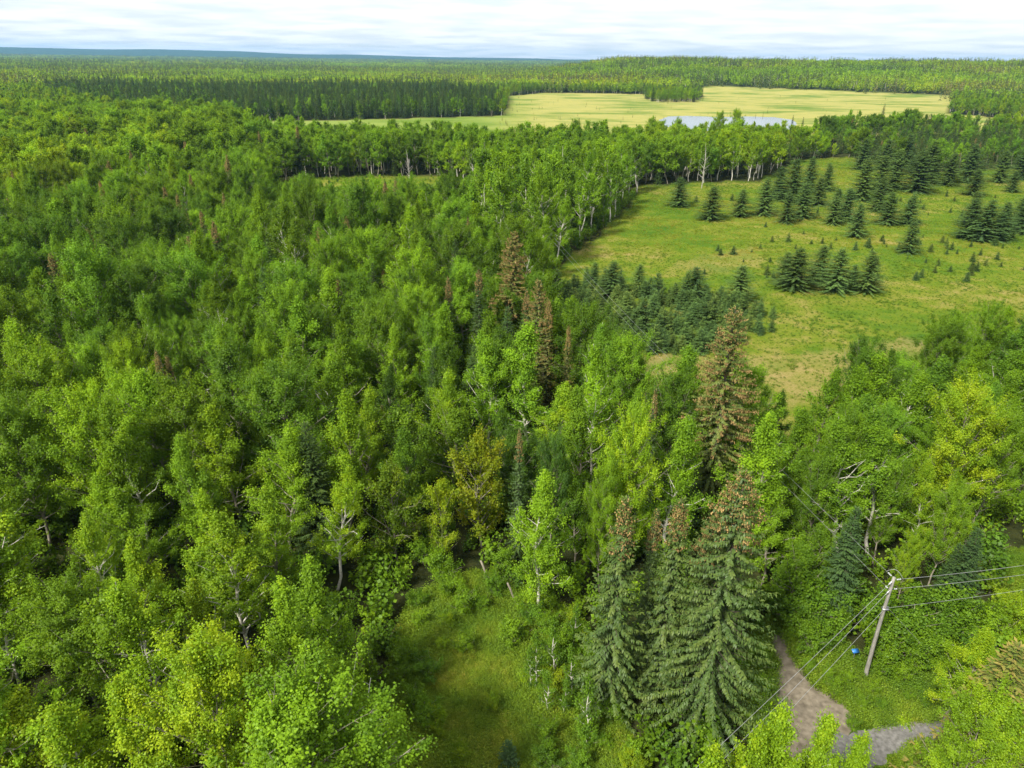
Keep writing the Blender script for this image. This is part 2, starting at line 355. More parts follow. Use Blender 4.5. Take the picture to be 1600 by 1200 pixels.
FAR = {}
def far_leaf(kind, seed, h, r, base, nl, ls, shape, bark='bark_white', limbs=16, clump=.8):
    T, C = broadleaf(seed, h, r, base, nl, ls, shape, k=4, limbs=limbs, clump=clump)
    FAR.setdefault(kind, []).append((join('far_'+kind, [T, C], [M[bark], M['leaf']]), h))
def far_con(kind, seed, h, r, **kw):
    T, C, K = conifer(seed, h, r, k=4, **kw)
    FAR.setdefault(kind, []).append((join('far_'+kind, [T, C, K], [M['bark_brown'], M['needle'], M['cone']]), h))
for s in range(6): far_leaf('aspen', 500+s, 14, 2.9+.3*(s % 3), .22, 7000, .25, 'column' if s % 2 else 'broad', 'bark_white' if s % 3 == 0 else 'bark_grey', limbs=30, clump=.5)
for s in range(3): far_leaf('poplar', 520+s, 14, 4.3, .25, 10500, .26, 'dome', 'bark_grey', limbs=44, clump=.58)
for s in range(3): far_leaf('tall', 530+s, 19, 3.3, .36, 7000, .27, 'dome', 'bark_white', limbs=36, clump=.6)
for s in range(4): far_leaf('birch', 570+s, 17, 2.4+.3*(s % 2), .25, 5000, .23, 'column', 'bark_white', limbs=34, clump=.5)
for s in range(3): far_con('spruce', 540+s, 13, 2.1, dens=.8, card=.8, droop=.2)
for s in range(2): far_con('coned', 550+s, 14, 2.0, dens=.8, card=.8, droop=.25, cones=5, conetop=.7)
for s in range(2):
    T, C = broadleaf(560+s, 13, 2.2, .3, 30, .1, 'column', k=4, limbs=26); FAR.setdefault('snag', []).append((T.mesh('far_snag', [M['deadwood']]), 13))

# ------------------------------------------------------------------ scatter of what nobody could count
def scatter(name, label, cat, protos, pts, idx, rot, scl, tone, lum):
    pc = bpy.data.collections.new(name+'_source')
    for i, me in enumerate(protos):
        pc.objects.link(bpy.data.objects.new('%s_source_%03d' % (name, i), me))
    n = len(pts); me = bpy.data.meshes.new(name)
    me.vertices.add(n); me.vertices.foreach_set('co', np.asarray(pts, np.float32).ravel())
    def at_(nm, ty, dat, key='value'):
        a = me.attributes.new(nm, ty, 'POINT'); a.data.foreach_set(key, np.ascontiguousarray(dat).ravel())
    at_('pick', 'INT', np.asarray(idx, np.int32)); at_('turn', 'FLOAT_VECTOR', np.asarray(rot, np.float32), 'vector'); at_('size', 'FLOAT_VECTOR', np.asarray(scl, np.float32), 'vector')
    at_('tone', 'FLOAT', np.asarray(tone, np.float32)); at_('lum', 'FLOAT', np.asarray(lum, np.float32))
    o = link(name, me); tag(o, label, cat, kind='stuff')
    ng = bpy.data.node_groups.new(name, 'GeometryNodeTree')
    ng.interface.new_socket('Geometry', in_out='INPUT', socket_type='NodeSocketGeometry'); ng.interface.new_socket('Geometry', in_out='OUTPUT', socket_type='NodeSocketGeometry')
    N = ng.nodes.new; L = ng.links.new
    gi, go, ip, ci = N('NodeGroupInput'), N('NodeGroupOutput'), N('GeometryNodeInstanceOnPoints'), N('GeometryNodeCollectionInfo')
    ci.inputs['Collection'].default_value = pc; ci.inputs['Separate Children'].default_value = True; ci.inputs['Reset Children'].default_value = True
    L(gi.outputs[0], ip.inputs['Points']); L(ci.outputs[0], ip.inputs['Instance']); ip.inputs['Pick Instance'].default_value = True
    for nm, ty, sk in (('pick', 'INT', 'Instance Index'), ('turn', 'FLOAT_VECTOR', 'Rotation'), ('size', 'FLOAT_VECTOR', 'Scale')):
        a = N('GeometryNodeInputNamedAttribute'); a.data_type = ty; a.inputs['Name'].default_value = nm
        L(a.outputs['Attribute'], ip.inputs[sk])
    L(ip.outputs[0], go.inputs[0])
    md = o.modifiers.new('scatter', 'NODES'); md.node_group = ng
    return o

# ------------------------------------------------------------------ the ground: one sheet out to the horizon
ang = np.radians(np.concatenate([np.arange(-56, 56.01, .35), np.arange(64, 303, 8)]))
rad = np.concatenate([[4, 8, 12], 15*np.exp(np.arange(0, 6.95, .0242)), [15800, 16000]])
AA, RR = np.meshgrid(ang, rad); gx = RR*np.sin(AA); gy = RR*np.cos(AA)
gz = terrain(gx, gy)
gv = np.concatenate([[(0, 0, 0)], np.stack([gx, gy, gz], -1).reshape(-1, 3)])
na, nr = len(ang), len(rad)
ii, jj = np.meshgrid(np.arange(nr-1), np.arange(na), indexing='ij'); j2 = (jj+1) % na
gq = 1+np.stack([ii*na+jj, (ii+1)*na+jj, (ii+1)*na+j2, ii*na+j2], -1).reshape(-1, 4)
gt = np.stack([np.zeros(na, int), 1+np.arange(na), 1+(np.arange(na)+1) % na], -1)[:, [0, 2, 1]]
gpx, gpy = proj(np.stack([gx, gy, gx*0], -1).reshape(-1, 3)); ok = gy.ravel() > 8
jx = gpx + 14*(vnoise(gx.ravel(), gy.ravel(), 5, 1)-.5)*2; jy = gpy+6*(vnoise(gx.ravel(), gy.ravel(), 5, 2)-.5)
meadow = (inpoly(jx, jy, CLEARING) | inpoly(jx, jy, BACKLOT) | inpoly(jx, jy, OPENING) | inpoly(jx, jy, SIDEGLADE) | inpoly(jx, jy, YARD)) & ok
bog = inpoly(gpx, gpy, BOG) & ok
near = (inpoly(jx, jy, OPENING) | inpoly(jx, jy, YARD) | inpoly(jx, jy, SIDEGLADE)) & ok
DRY = [(960, 560), (1060, 548), (1180, 560), (1330, 545), (1410, 530), (1470, 545), (1330, 600), (1230, 640), (1010, 640)]
BARE = [(1345, 1078), (1400, 1070), (1470, 1072), (1490, 1092), (1420, 1100), (1350, 1098)]
TAN = [(1120, 395), (1190, 385), (1180, 415), (1110, 430), (1040, 420)]
dry = (inpoly(jx, jy, DRY) | inpoly(jx, jy, BARE)).astype(float)*(.25+.75*vnoise(gx.ravel(), gy.ravel(), 7, 8)) + .35*inpoly(jx, jy, TAN); dry *= ok
def vcol(me, name, a, b, c):
    d = me.color_attributes.new(name, 'FLOAT_COLOR', 'POINT'); n = len(a)
    d.data.foreach_set('color', np.stack([a, b, c, np.ones(n)], -1).astype(np.float32).ravel())
gme = build_mesh('ground', gv, [gq, gt], [], smooth=True)
z0 = np.zeros(1)
vcol(gme, 'zone', np.concatenate([z0, meadow.astype(float)]), np.concatenate([z0, bog.astype(float)]), np.concatenate([z0, dry]))
vcol(gme, 'zone2', np.concatenate([z0, near.astype(float)]), np.concatenate([z0, sst(700, 2200, RR.ravel())]), np.concatenate([z0, sst(860, 740, gpx)*bog]))
def ground_material():
    m, t, nd, lk = mat('ground')
    tcn = nd('ShaderNodeTexCoord'); P = tcn.outputs['Object']
    def noise(s, d=5, vec=P, r=.6):
        n = nd('ShaderNodeTexNoise'); n.inputs['Scale'].default_value = s; n.inputs['Detail'].default_value = d; n.inputs['Roughness'].default_value = r; lk(vec, n.inputs[0]); return n.outputs[0]
    def ramp(f, els):
        rp = nd('ShaderNodeValToRGB'); lk(f, rp.inputs[0]); e = rp.color_ramp.elements
        while len(e) < len(els): e.new(.5)
        for x, (p, c) in zip(e, els): x.position = p; x.color = (*c, 1)
        return rp.outputs[0]
    def mixc(f, a, b):
        n = nd('ShaderNodeMix', data_type='RGBA')
        if isinstance(f, float): n.inputs['Factor'].default_value = f
        else: lk(f, n.inputs['Factor'])
        lk(a, n.inputs['A']); lk(b, n.inputs['B']); return n.outputs['Result']
    za = nd('ShaderNodeVertexColor', layer_name='zone'); s1 = nd('ShaderNodeSeparateColor'); lk(za.outputs[0], s1.inputs[0])
    zb = nd('ShaderNodeVertexColor', layer_name='zone2'); s2 = nd('ShaderNodeSeparateColor'); lk(zb.outputs[0], s2.inputs[0])
    litter = ramp(noise(.5), [(.35, (.018, .024, .009)), (.65, (.05, .055, .018))])
    canopy = ramp(noise(.02, 8), [(.35, (.018, .038, .014)), (.65, (.045, .075, .02))])
    base = mixc(s2.outputs[1], litter, canopy)
    n_big, n_mid, n_fine = noise(.035, 4), noise(.22, 6), noise(3.0, 6, r=.75)
    f = math_(nd, lk, 'ADD', math_(nd, lk, 'MULTIPLY', n_big, .55), math_(nd, lk, 'ADD', math_(nd, lk, 'MULTIPLY', n_mid, .45), math_(nd, lk, 'MULTIPLY', math_(nd, lk, 'SUBTRACT', n_fine, .5), .5)))
    mead = ramp(f, [(.34, (.045, .105, .012)), (.45, (.085, .140, .013)), (.54, (.135, .160, .018)), (.66, (.25, .20, .07))])
    wet = ramp(f, [(.3, (.040, .09, .010)), (.5, (.07, .13, .012)), (.7, (.13, .16, .018))])
    mead = mixc(s2.outputs[0], mead, wet)
    dryc = ramp(n_fine, [(.3, (.17, .135, .05)), (.7, (.34, .25, .11))])
    mead = mixc(math_(nd, lk, 'MULTIPLY', s1.outputs[2], math_(nd, lk, 'MULTIPLY', n_mid, 1.5)), mead, dryc)
    mp = nd('ShaderNodeMapping'); lk(P, mp.inputs[0]); mp.inputs['Scale'].default_value = (1, 1.6, 1)
    bogc = ramp(noise(.012, 8, mp.outputs[0], .65), [(.36, (.10, .16, .03)), (.45, (.19, .215, .055)), (.53, (.295, .275, .085)), (.62, (.25, .25, .075)), (.7, (.16, .20, .045))])
    col = mixc(s1.outputs[0], base, mead); bogg = ramp(noise(.012, 8, mp.outputs[0], .65), [(.36, (.09, .15, .02)), (.6, (.18, .23, .05))]); bogc = mixc(s2.outputs[2], bogc, bogg); col = mixc(s1.outputs[1], col, bogc)
    p = nd('ShaderNodeBsdfDiffuse'); lk(col, p.inputs[0])
    b = nd('ShaderNodeBump'); b.inputs['Strength'].default_value = .8; b.inputs['Distance'].default_value = .25; lk(n_fine, b.inputs['Height']); lk(b.outputs[0], p.inputs['Normal'])
    o = nd('ShaderNodeOutputMaterial'); lk(p.outputs[0], o.inputs[0]); return m
gme.materials.append(ground_material())
gro = link('ground', gme); gro['kind'] = 'structure'
gro['label'] = 'forest floor, mown meadow and golden bog running out to the horizon'

# pond, track and road
def outline(poly, step, jit, seed, z):
    g = np.random.default_rng(seed); P = [at(*p)[:2] for p in poly]; out = []
    for a, b in zip(P, P[1:]+P[:1]):
        n = max(1, int(np.linalg.norm(b-a)/step))
        for i in range(n): out.append(np.append(a+(b-a)*i/n+g.normal(0, jit, 2), z))
    return np.array(out)
def sheet(name, poly, z, m, step=.5, jit=.16, seed=1):
    v = outline(poly, step, jit, seed, z)
    me = bpy.data.meshes.new(name); me.from_pydata([tuple(x) for x in v], [], [tuple(range(len(v)))]); me.update()
    if me.polygons[0].normal.z < 0: me.flip_normals()
    me.materials.append(m); o = link(name, me); o['kind'] = 'structure'; return o
mw, t, nd, lk = mat('water')
pw = nd('ShaderNodeBsdfPrincipled'); pw.inputs['Base Color'].default_value = (.05, .07, .08, 1); pw.inputs['Roughness'].default_value = .08; pw.inputs['Specular IOR Level'].default_value = 1.0
nz = nd('ShaderNodeTexNoise'); nz.inputs['Scale'].default_value = .8; nz.inputs['Detail'].default_value = 4; bp = nd('ShaderNodeBump'); bp.inputs['Strength'].default_value = .12; bp.inputs['Distance'].default_value = .06
tq = nd('ShaderNodeTexCoord'); lk(tq.outputs['Object'], nz.inputs[0]); lk(nz.outputs[0], bp.inputs['Height']); lk(bp.outputs[0], pw.inputs['Normal'])
ow = nd('ShaderNodeOutputMaterial'); lk(pw.outputs[0], ow.inputs[0])
POND = [(1030, 187), (1045, 182), (1075, 181), (1120, 183), (1165, 182), (1210, 183), (1236, 187), (1246, 194), (1236, 202), (1180, 206), (1090, 204), (1040, 198)]
sheet('pond', POND, .03, mw, 6, .8)
M['dirt'] = simple('dirt', (.085, .068, .044), (.21, .175, .125), 2.2, thr=(.3, .7), bump=.15)
M['gravel'] = simple('gravel', (.085, .08, .07), (.19, .18, .165), 3.5, thr=(.3, .7), bump=.2)
sheet('dirt_track', [(1190, 1000), (1204, 975), (1224, 972), (1242, 1025), (1272, 1066), (1326, 1098), (1344, 1122), (1318, 1150), (1292, 1190), (1255, 1260), (1195, 1260), (1190, 1160), (1196, 1100), (1205, 1050)], .012, M['dirt'])
sheet('gravel_road', [(1215, 1300), (1258, 1192), (1312, 1147), (1360, 1137), (1430, 1124), (1500, 1119), (1760, 1100), (1760, 1150), (1500, 1158), (1425, 1172), (1365, 1190), (1315, 1300)], .02, M['gravel'])
# sand bank by the bog
g = Geo(); n = 20; sb = at(1474, 186)
an = np.arange(n)*2*math.pi/n; rings = [np.stack([np.cos(an)*9*rr*(1+.15*np.sin(3*an)), np.sin(an)*14*rr, np.full(n, zz_)], 1) for rr, zz_ in ((1, -.1), (.75, .9), (.4, 1.7), (.03, 1.9))]
i = np.arange(3)[:, None]*n; j = np.arange(n)[None]
g.add(np.concatenate(rings), np.stack([i+j, i+(j+1) % n, i+n+(j+1) % n, i+n+j], -1).reshape(-1, 4))
M['sand'] = simple('sand', (.30, .24, .17), (.48, .40, .30), .4)
o = link('sand_pile', g.mesh('sand_pile', [M['sand']], True)); o.location = (sb[0], sb[1], 0); tag(o, 'bare beige sand pile at the edge of the golden bog', 'sand pile')

# ------------------------------------------------------------------ single trees
NAME = dict(aspen='aspen_tree', birch='birch_tree', poplar='poplar_tree', alder='alder_tree', sapling='aspen_sapling', shrub='shrub', old_spruce='spruce_tree', laden_spruce='spruce_tree', coned_spruce='spruce_tree', spruce='spruce_tree',
            field_spruce='meadow_spruce', young_spruce='young_spruce', snag='dead_tree')
CAT = dict(sapling='sapling', shrub='shrub')
taken = []
def place(kind, x, y, h, wid=1.0, tone=.5, lum=1.0, label='', group=None, var=None, rot=None, z=None, tilt=0.0):
    vs = KINDS[kind]; v = vs[(random.randrange(len(vs)) if var is None else var) % len(vs)]
    s = h/v['h']; e = bpy.data.objects.new(NAME[kind], None); COL.objects.link(e)
    e.empty_display_size = .3
    e.location = (x, y, float(terrain(x, y)) if z is None else z); e.rotation_euler = (tilt, 0, random.uniform(0, 6.28) if rot is None else rot); e.scale = (s*wid, s*wid, s)
    tag(e, label, CAT.get(kind, 'tree'), group)
    for pn, me in v['parts']:
        c = bpy.data.objects.new(pn, me); COL.objects.link(c); c.parent = e
        if pn == 'crown': c['tone'] = tone; c['lum'] = lum
        if pn == 'cone_load': c['kind'] = 'stuff'; c['label'] = 'rusty brown cones hanging in the top'
    taken.append((x, y, 1.5 if kind in ('shrub', 'sapling', 'young_spruce') else 2.6))
    return e
def hero(kind, px, py, h, label, tone=.5, lum=1.0, wid=1.0, group=None, **k):
    p = at(px, py, h*.985); return place(kind, p[0], p[1], h, wid, tone, lum, label, group, **k)
# spruces with cones by the track
hero('old_spruce', 1163, 738, 20, 'massive shaggy spruce with a broad golden-brown cone crown beside the dirt track', .42, 1.2, 1.0, var=0)
hero('old_spruce', 1122, 800, 16, 'spruce half hidden against the massive shaggy spruce, tan cones in its top', .42, 1.1, .85, var=1)
hero('laden_spruce', 1148, 488, 21, 'tallest spruce laden with tan cones at the edge of the meadow', .62, 1.3, .95, var=0)
hero('coned_spruce', 978, 780, 17, 'slim olive spruce with orange cone tip at the edge of the weedy opening', .42, 1.2, 1.15, var=0)
hero('coned_spruce', 1027, 797, 15, 'narrow spruce with small rusty tip between two orange-tipped spruces', .4, 1.0, .8, var=1)
hero('coned_spruce', 1066, 778, 16.5, 'slim spruce with bright orange cone tip beside the massive shaggy spruce', .42, 1.15, 1.05, var=2)
hero('coned_spruce', 1025, 608, 14, 'thin dark spruce with purplish brown tip below the meadow edge', .3, .9, .75)
hero('coned_spruce', 812, 670, 13, 'grey-green spruce with faded tan tip behind the leaning aspen', .25, 1.2, .7)
hero('laden_spruce', 803, 365, 19, 'rust-brown spruce with wide ragged top beside the tall white-stemmed aspens', .72, 1.1, .95)
hero('laden_spruce', 842, 440, 17, 'tan cone-laden spruce at the corner of the young spruce thicket', .62, 1.15, .8)
hero('coned_spruce', 858, 470, 15, 'slim tan spruce leaning on the cone-laden corner spruce', .75, 1.0, .9)
hero('coned_spruce', 889, 508, 14, 'thin rusty spruce spire in front of the young spruce thicket', .75, 1.0, .7)
hero('coned_spruce', 700, 433, 15, 'dark spruce with red-brown spire beside the round bright poplars', .35, .9, .9)
hero('coned_spruce', 748, 418, 16, 'dark spruce with russet spire at the foot of the tall aspens', .25, .9, .95)
hero('snag', 692, 385, 13, 'dead pinkish brown tree behind the round bright poplars')
for px, py, h, lb in ((32, 508, 13, 'rust-tipped spruce rising beside the broad lime aspens'), (243, 548, 13, 'dark spruce with brick red tip in a gap of the aspen wood'), (260, 556, 12, 'second red-tipped dark spruce in the same gap of the aspen wood'), (135, 640, 12, 'small spruce with faded orange tip below the shaded gap'),
                      (155, 282, 16, 'broad brown-topped spruce in the dark spruce clump'), (203, 300, 14, 'brown spruce spire standing by the dark spruce clump'), (313, 328, 15, 'tall dark spruce spire with brown cones amid pale aspens'), (523, 325, 14, 'lone reddish spruce spire behind the round bright poplars'),
                      (408, 355, 12, 'thin rusty spruce among hazy mid-wood aspens'), (425, 340, 12, 'thin red-brown spruce next to the rusty one'), (247, 310, 13, 'dead-brown spruce spire near the dark spruce clump'), (105, 430, 12, 'small brown-tipped spruce in the bright aspen canopy')):
    hero('coned_spruce', px, py, h, lb, .5 if py > 320 else .85, .9, .9)
for px, py in ((135, 315), (175, 300), (215, 330), (185, 335), (100, 330), (245, 350)):
    hero('spruce', px, py, 14, 'dark spruce in the clump among distant aspens', .15, .8, 1.1, 'dark spruce clump deep in the wood')
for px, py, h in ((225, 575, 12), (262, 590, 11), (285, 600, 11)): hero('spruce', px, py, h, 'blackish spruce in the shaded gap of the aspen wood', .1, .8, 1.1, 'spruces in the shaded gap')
# centre band broadleaves
hero('aspen', 850, 728, 14.2, 'bright aspen with bare white lower stem at the edge of the weedy opening', .52, 1.15, 1.0, var=1)
hero('poplar', 992, 660, 15, 'broad lime green poplar behind the orange-tipped spruces', .62, 1.2, .72, var=0)
hero('aspen', 1066, 645, 15.5, 'slender aspen with straight white stem beside the lime poplar', .45, 1.1, 1.05, var=3)
hero('aspen', 1190, 640, 16, 'fresh green aspen directly behind the massive shaggy spruce', .5, 1.1, 1.15, var=0)
hero('aspen', 1222, 745, 11, 'low bright aspen flanking the massive shaggy spruce', .5, 1.0, 1.1, var=2)
hero('birch', 938, 540, 17, 'leaning white birch with long bare stem', .45, 1.2, 1.0, var=0, tilt=.05)
hero('aspen', 832, 502, 16, 'pale grey-green aspen in front of the cone-laden corner spruce', .42, 1.25, 1.25, var=3)
hero('aspen', 762, 515, 15, 'pale aspen with forked white stem', .42, 1.2, 1.1, var=5)
hero('aspen', 690, 570, 13, 'yellow-green aspen over the dark olive thicket', .58, 1.05, 1.1)
hero('aspen', 620, 500, 14, 'bright spire-topped aspen in front of the round poplars', .55, 1.1, .9, var=0)
hero('aspen', 878, 585, 13, 'lime aspen with loose crown beside the leaning birch', .62, 1.15, 1.2)
hero('aspen', 925, 560, 13, 'airy aspen touching the leaning birch', .5, 1.05, 1.0)
hero('alder', 752, 690, 11, 'brownish yellow autumn-tinted alder above the weedy opening', .78, .7, 1.0)
hero('alder', 682, 758, 8.5, 'small yellow-green alder with bare lower stems', .70, .95, .8)
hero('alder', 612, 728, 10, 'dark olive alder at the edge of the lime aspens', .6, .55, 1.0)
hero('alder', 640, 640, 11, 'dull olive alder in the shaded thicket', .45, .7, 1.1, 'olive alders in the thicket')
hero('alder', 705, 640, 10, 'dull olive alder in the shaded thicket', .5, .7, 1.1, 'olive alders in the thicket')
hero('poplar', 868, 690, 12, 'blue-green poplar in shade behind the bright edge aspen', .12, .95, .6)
hero('alder', 905, 760, 8, 'dark alder under the lime poplar', .35, .8, .9)
hero('poplar', 952, 735, 12, 'fresh green poplar below the leaning birch stem', .5, 1.05, .55)
# trees behind the utility pole
for n_, (kind, px, py, h, tone, lum, wid, lb) in enumerate([
    ('aspen', 1300, 575, 13, .42, 1.0, 1.3, 'dense mid green aspen at the meadow edge behind the utility pole'), ('aspen', 1352, 568, 14, .45, 1.0, 1.3, 'pointed aspen at the meadow edge above the white-stemmed birches'),
    ('aspen', 1395, 552, 14, .48, 1.0, 1.3, 'taller pointed aspen by the dry grass strip'), ('aspen', 1440, 575, 13, .45, .95, 1.3, 'bushy aspen next to the taller pointed aspen'),
    ('aspen', 1262, 640, 12, .4, .9, 1.3, 'shaded aspen between the cone-laden spruce and the birches'), ('birch', 1365, 655, 15, .42, .95, 1.25, 'birch with thick white stem behind the dark bluish spruce'),
    ('birch', 1420, 640, 15, .4, .95, 1.25, 'birch with forked white limbs behind the utility pole'), ('poplar', 1330, 650, 13, .42, .9, .75, 'round green poplar among the white birches'),
    ('poplar', 1523, 615, 15, .68, 1.1, .95, 'wide poplar with yellowing top beyond the utility pole'), ('poplar', 1580, 650, 13, .5, .9, .8, 'deep green poplar leaning on the wide yellowing poplar'),
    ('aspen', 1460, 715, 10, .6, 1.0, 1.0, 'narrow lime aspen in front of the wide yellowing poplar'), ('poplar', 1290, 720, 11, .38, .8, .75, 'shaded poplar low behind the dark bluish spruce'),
    ('poplar', 1500, 760, 10, .52, .95, .75, 'fresh low poplar over the dark blue-green spruces'), ('aspen', 1590, 575, 12, .45, .95, 1.3, 'aspen at the end of the dry grass strip'),
    ('poplar', 1500, 500, 12, .42, 1.0, .9, 'round dark poplar edging the meadow'), ('poplar', 1555, 485, 12, .42, 1.0, .9, 'big round poplar on the meadow corner'), ('aspen', 1597, 480, 12, .5, 1.0, 1.3, 'bright aspen on the meadow corner'),
    ('aspen', 1545, 545, 12, .5, .95, 1.3, 'mid green aspen under the big round poplars'), ('poplar', 1405, 730, 10, .45, .9, .7, 'leafy poplar under the forked birch'), ('aspen', 1240, 690, 11, .42, .9, 1.2, 'dim aspen next to the massive shaggy spruce'),
    ('poplar', 1430, 840, 7, .6, 1.0, .6, 'small bright poplar just behind the pole top'), ('alder', 1250, 850, 7, .4, .85, 1.0, 'dark alder over the dirt track'), ('alder', 1290, 830, 7, .4, .8, 1.0, 'dark alder beside the bluish spruce')]):
    hero(kind, px, py, h, lb, tone, lum, wid)
hero('spruce', 1340, 795, 11, 'dark bluish spruce standing behind the utility pole', .08, 1.2, 1.15, var=0)
hero('spruce', 1530, 828, 9.5, 'dark bluish spruce under the wires beside the side glade', .05, 1.05, 1.25, var=1)
hero('spruce', 1500, 850, 8, 'small dark spruce under the wires', .1, 1.0, 1.1, var=2)
# trees rising from below, around the road
for px, py, h, tone, wid, lb in ((1232, 1092, 15, .62, .8, 'lime aspen top hiding the end of the dirt track'), (1296, 1108, 14, .62, .8, 'lime aspen top beside the gravel road'), (1368, 1146, 13.5, .62, .75, 'lime aspen tip in front of the gravel road'), (1112, 1166, 14, .64, .9, 'yellowish aspen top below the massive shaggy spruce'),
                                 (1180, 1150, 14, .66, .9, 'lime aspen top where two wires pass'), (1150, 1190, 13.5, .68, .9, 'low yellow-green aspen top under the wires'), (1215, 1180, 13, .64, .9, 'aspen top crowding the wires'), (1530, 975, 9, .68, 1.3, 'bright lime aspen at the bend of the gravel road')):
    hero('aspen', px, py, h, lb, tone-.03, 1.05, wid)
hero('spruce', 1592, 1010, 13, 'sickly yellow-green spruce with orange branches by the gravel road', .72, 1.4, 1.5, var=1)
hero('poplar', 1548, 1105, 11, 'leafy lime poplar drooping over the gravel road', .58, 1.0, .9, var=2)
hero('alder', 1590, 1100, 10, 'loose olive alder over the gravel road', .55, .95, 1.0)
# tall trees of the near wood
for kind, px, py, h, tone, lum, wid, lb in (('poplar', 300, 1028, 15, .66, 1.1, .9, 'big spreading poplar with yellow-lime leaves and pale limbs'), ('aspen', 165, 1070, 13.5, .64, 1.1, 1.1, 'yellow-tipped aspen beside the big spreading poplar'), ('aspen', 60, 1100, 13, .62, 1.05, 1.1, 'yellow-green aspen below the big spreading poplar'),
                                            ('birch', 540, 958, 15, .52, 1.0, 1.2, 'tall open birch overhanging the weedy opening'), ('aspen', 440, 885, 15.5, .55, 1.05, 1.0, 'tall aspen with red-tipped top twigs next to the overhanging birch'), ('alder', 160, 955, 12, .5, .7, 1.0, 'dull olive-brown alder in the lime aspen wood'),
                                            ('birch', 235, 905, 14, .58, 1.05, 1.2, 'birch with pale forked limbs in the lime aspen wood'), ('poplar', 640, 398, 16, .5, 1.15, 1.1, 'round bright poplar dome standing above the wood'), ('poplar', 575, 365, 16, .46, 1.1, 1.15, 'highest round poplar dome of the group'),
                                            ('poplar', 510, 378, 15, .44, 1.05, 1.0, 'round poplar dome on the edge of the group'), ('poplar', 650, 452, 14, .5, 1.15, 1.0, 'low round poplar dome facing the pale aspens'), ('poplar', 590, 470, 13, .42, 1.0, .9, 'shaded poplar under the round domes'),
                                            ('poplar', 440, 455, 15, .4, 1.05, 1.0, 'blue-green poplar dome over the lime aspens'), ('poplar', 395, 405, 14, .45, 1.0, .9, 'round poplar behind the blue-green dome'), ('poplar', 50, 550, 14, .56, 1.0, 1.2, 'wide lime poplar over a dark gap with bare limbs'), ('poplar', 190, 545, 13, .58, 1.05, .8, 'lime poplar beside the red-tipped spruces')):
    hero(kind, px, py, h, lb, tone, lum, wid)
for px, py, h, kd, lb in ((1125, 178, 17, 'poplar', 'round poplar top cutting across the pond'), (1152, 175, 17, 'poplar', 'highest poplar top in front of the pond'), (1060, 188, 15, 'poplar', 'broad poplar at the pond corner'), (1020, 186, 14, 'poplar', 'poplar by the reedy pond end'),
                         (1383, 162, 17, 'spruce', 'irregular tall conifer standing out against the golden bog'), (1300, 180, 14, 'spruce', 'spruce spire against the golden bog beside the pond'), (1430, 180, 14, 'spruce', 'dark spruce spire near the irregular tall conifer'), (1333, 184, 13, 'coned_spruce', 'brown-tipped spruce spire against the golden bog'),
                         (1240, 180, 13, 'spruce', 'spruce spire before the pond'), (1256, 183, 12, 'spruce', 'thin spruce spire next to the pond'), (905, 185, 15, 'spruce', 'dark spruce at the end of the bright aspen row'), (940, 190, 12, 'coned_spruce', 'rusty spruce tip beside the bright aspen row')):
    hero(kd, px, py, h, lb, .55 if kd == 'poplar' else .2, 1.0, 1.0)
# spruces standing in the meadow: x, base y, pixel height
FS = [(1060, 322, 48), (1110, 343, 56), (1156, 338, 46), (1192, 336, 62), (1227, 348, 52), (1252, 340, 56), (1276, 320, 44), (1306, 328, 34), (1300, 350, 46), (1320, 345, 52), (1336, 370, 54), (1385, 350, 50), (1418, 350, 46), (1370, 330, 52), (1418, 395, 50),
      (1240, 452, 72), (1224, 444, 56), (1278, 440, 62), (1304, 455, 72), (1352, 456, 68), (1330, 450, 40), (1510, 372, 60), (1534, 376, 62), (1560, 374, 56), (1590, 360, 52), (1515, 352, 50), (928, 450, 48), (955, 466, 68), (997, 455, 50), (1083, 470, 62), (1153, 470, 64),
      (1345, 312, 62), (1395, 295, 60), (1430, 300, 62), (1372, 300, 56), (1448, 285, 62), (1480, 290, 48), (1510, 285, 56), (1520, 305, 38), (1345, 265, 48), (1380, 265, 46), (1412, 262, 50), (1580, 300, 30), (1560, 285, 46), (1595, 280, 48), (1235, 315, 70), (1262, 300, 56), (1290, 298, 44), (1215, 310, 52), (1600, 365, 52)]
for i, (px, py, hp) in enumerate(FS):
    p = at(px, py); d = math.sqrt(p[0]**2+p[1]**2); sl_ = math.hypot(d, CAM_H)
    h = hp*sl_/FPX*.84
    row = 'in the cluster of dark spruces out in the mown grass' if 1215 < px < 1365 and py > 430 else 'behind the young spruce thicket' if px < 1160 and py > 440 else 'standing singly in the meadow grass' if (px, py) in ((1418, 395), (1060, 322), (1110, 343), (1156, 338)) else 'in the loose spruce group on the upper meadow' if px < 1460 else 'in the spruce group at the meadow corner'
    ft = .1+.3*random.random()
    place('field_spruce', p[0], p[1], h, random.uniform(1.15, 1.6), ft, random.uniform(1.15, 1.75), '%s bushy %s spruce %s' % ('big' if h > 7.8 else 'small' if h < 6.4 else 'mid-sized', 'dark green' if ft < .25 else 'olive green', row), 'meadow spruces '+row)
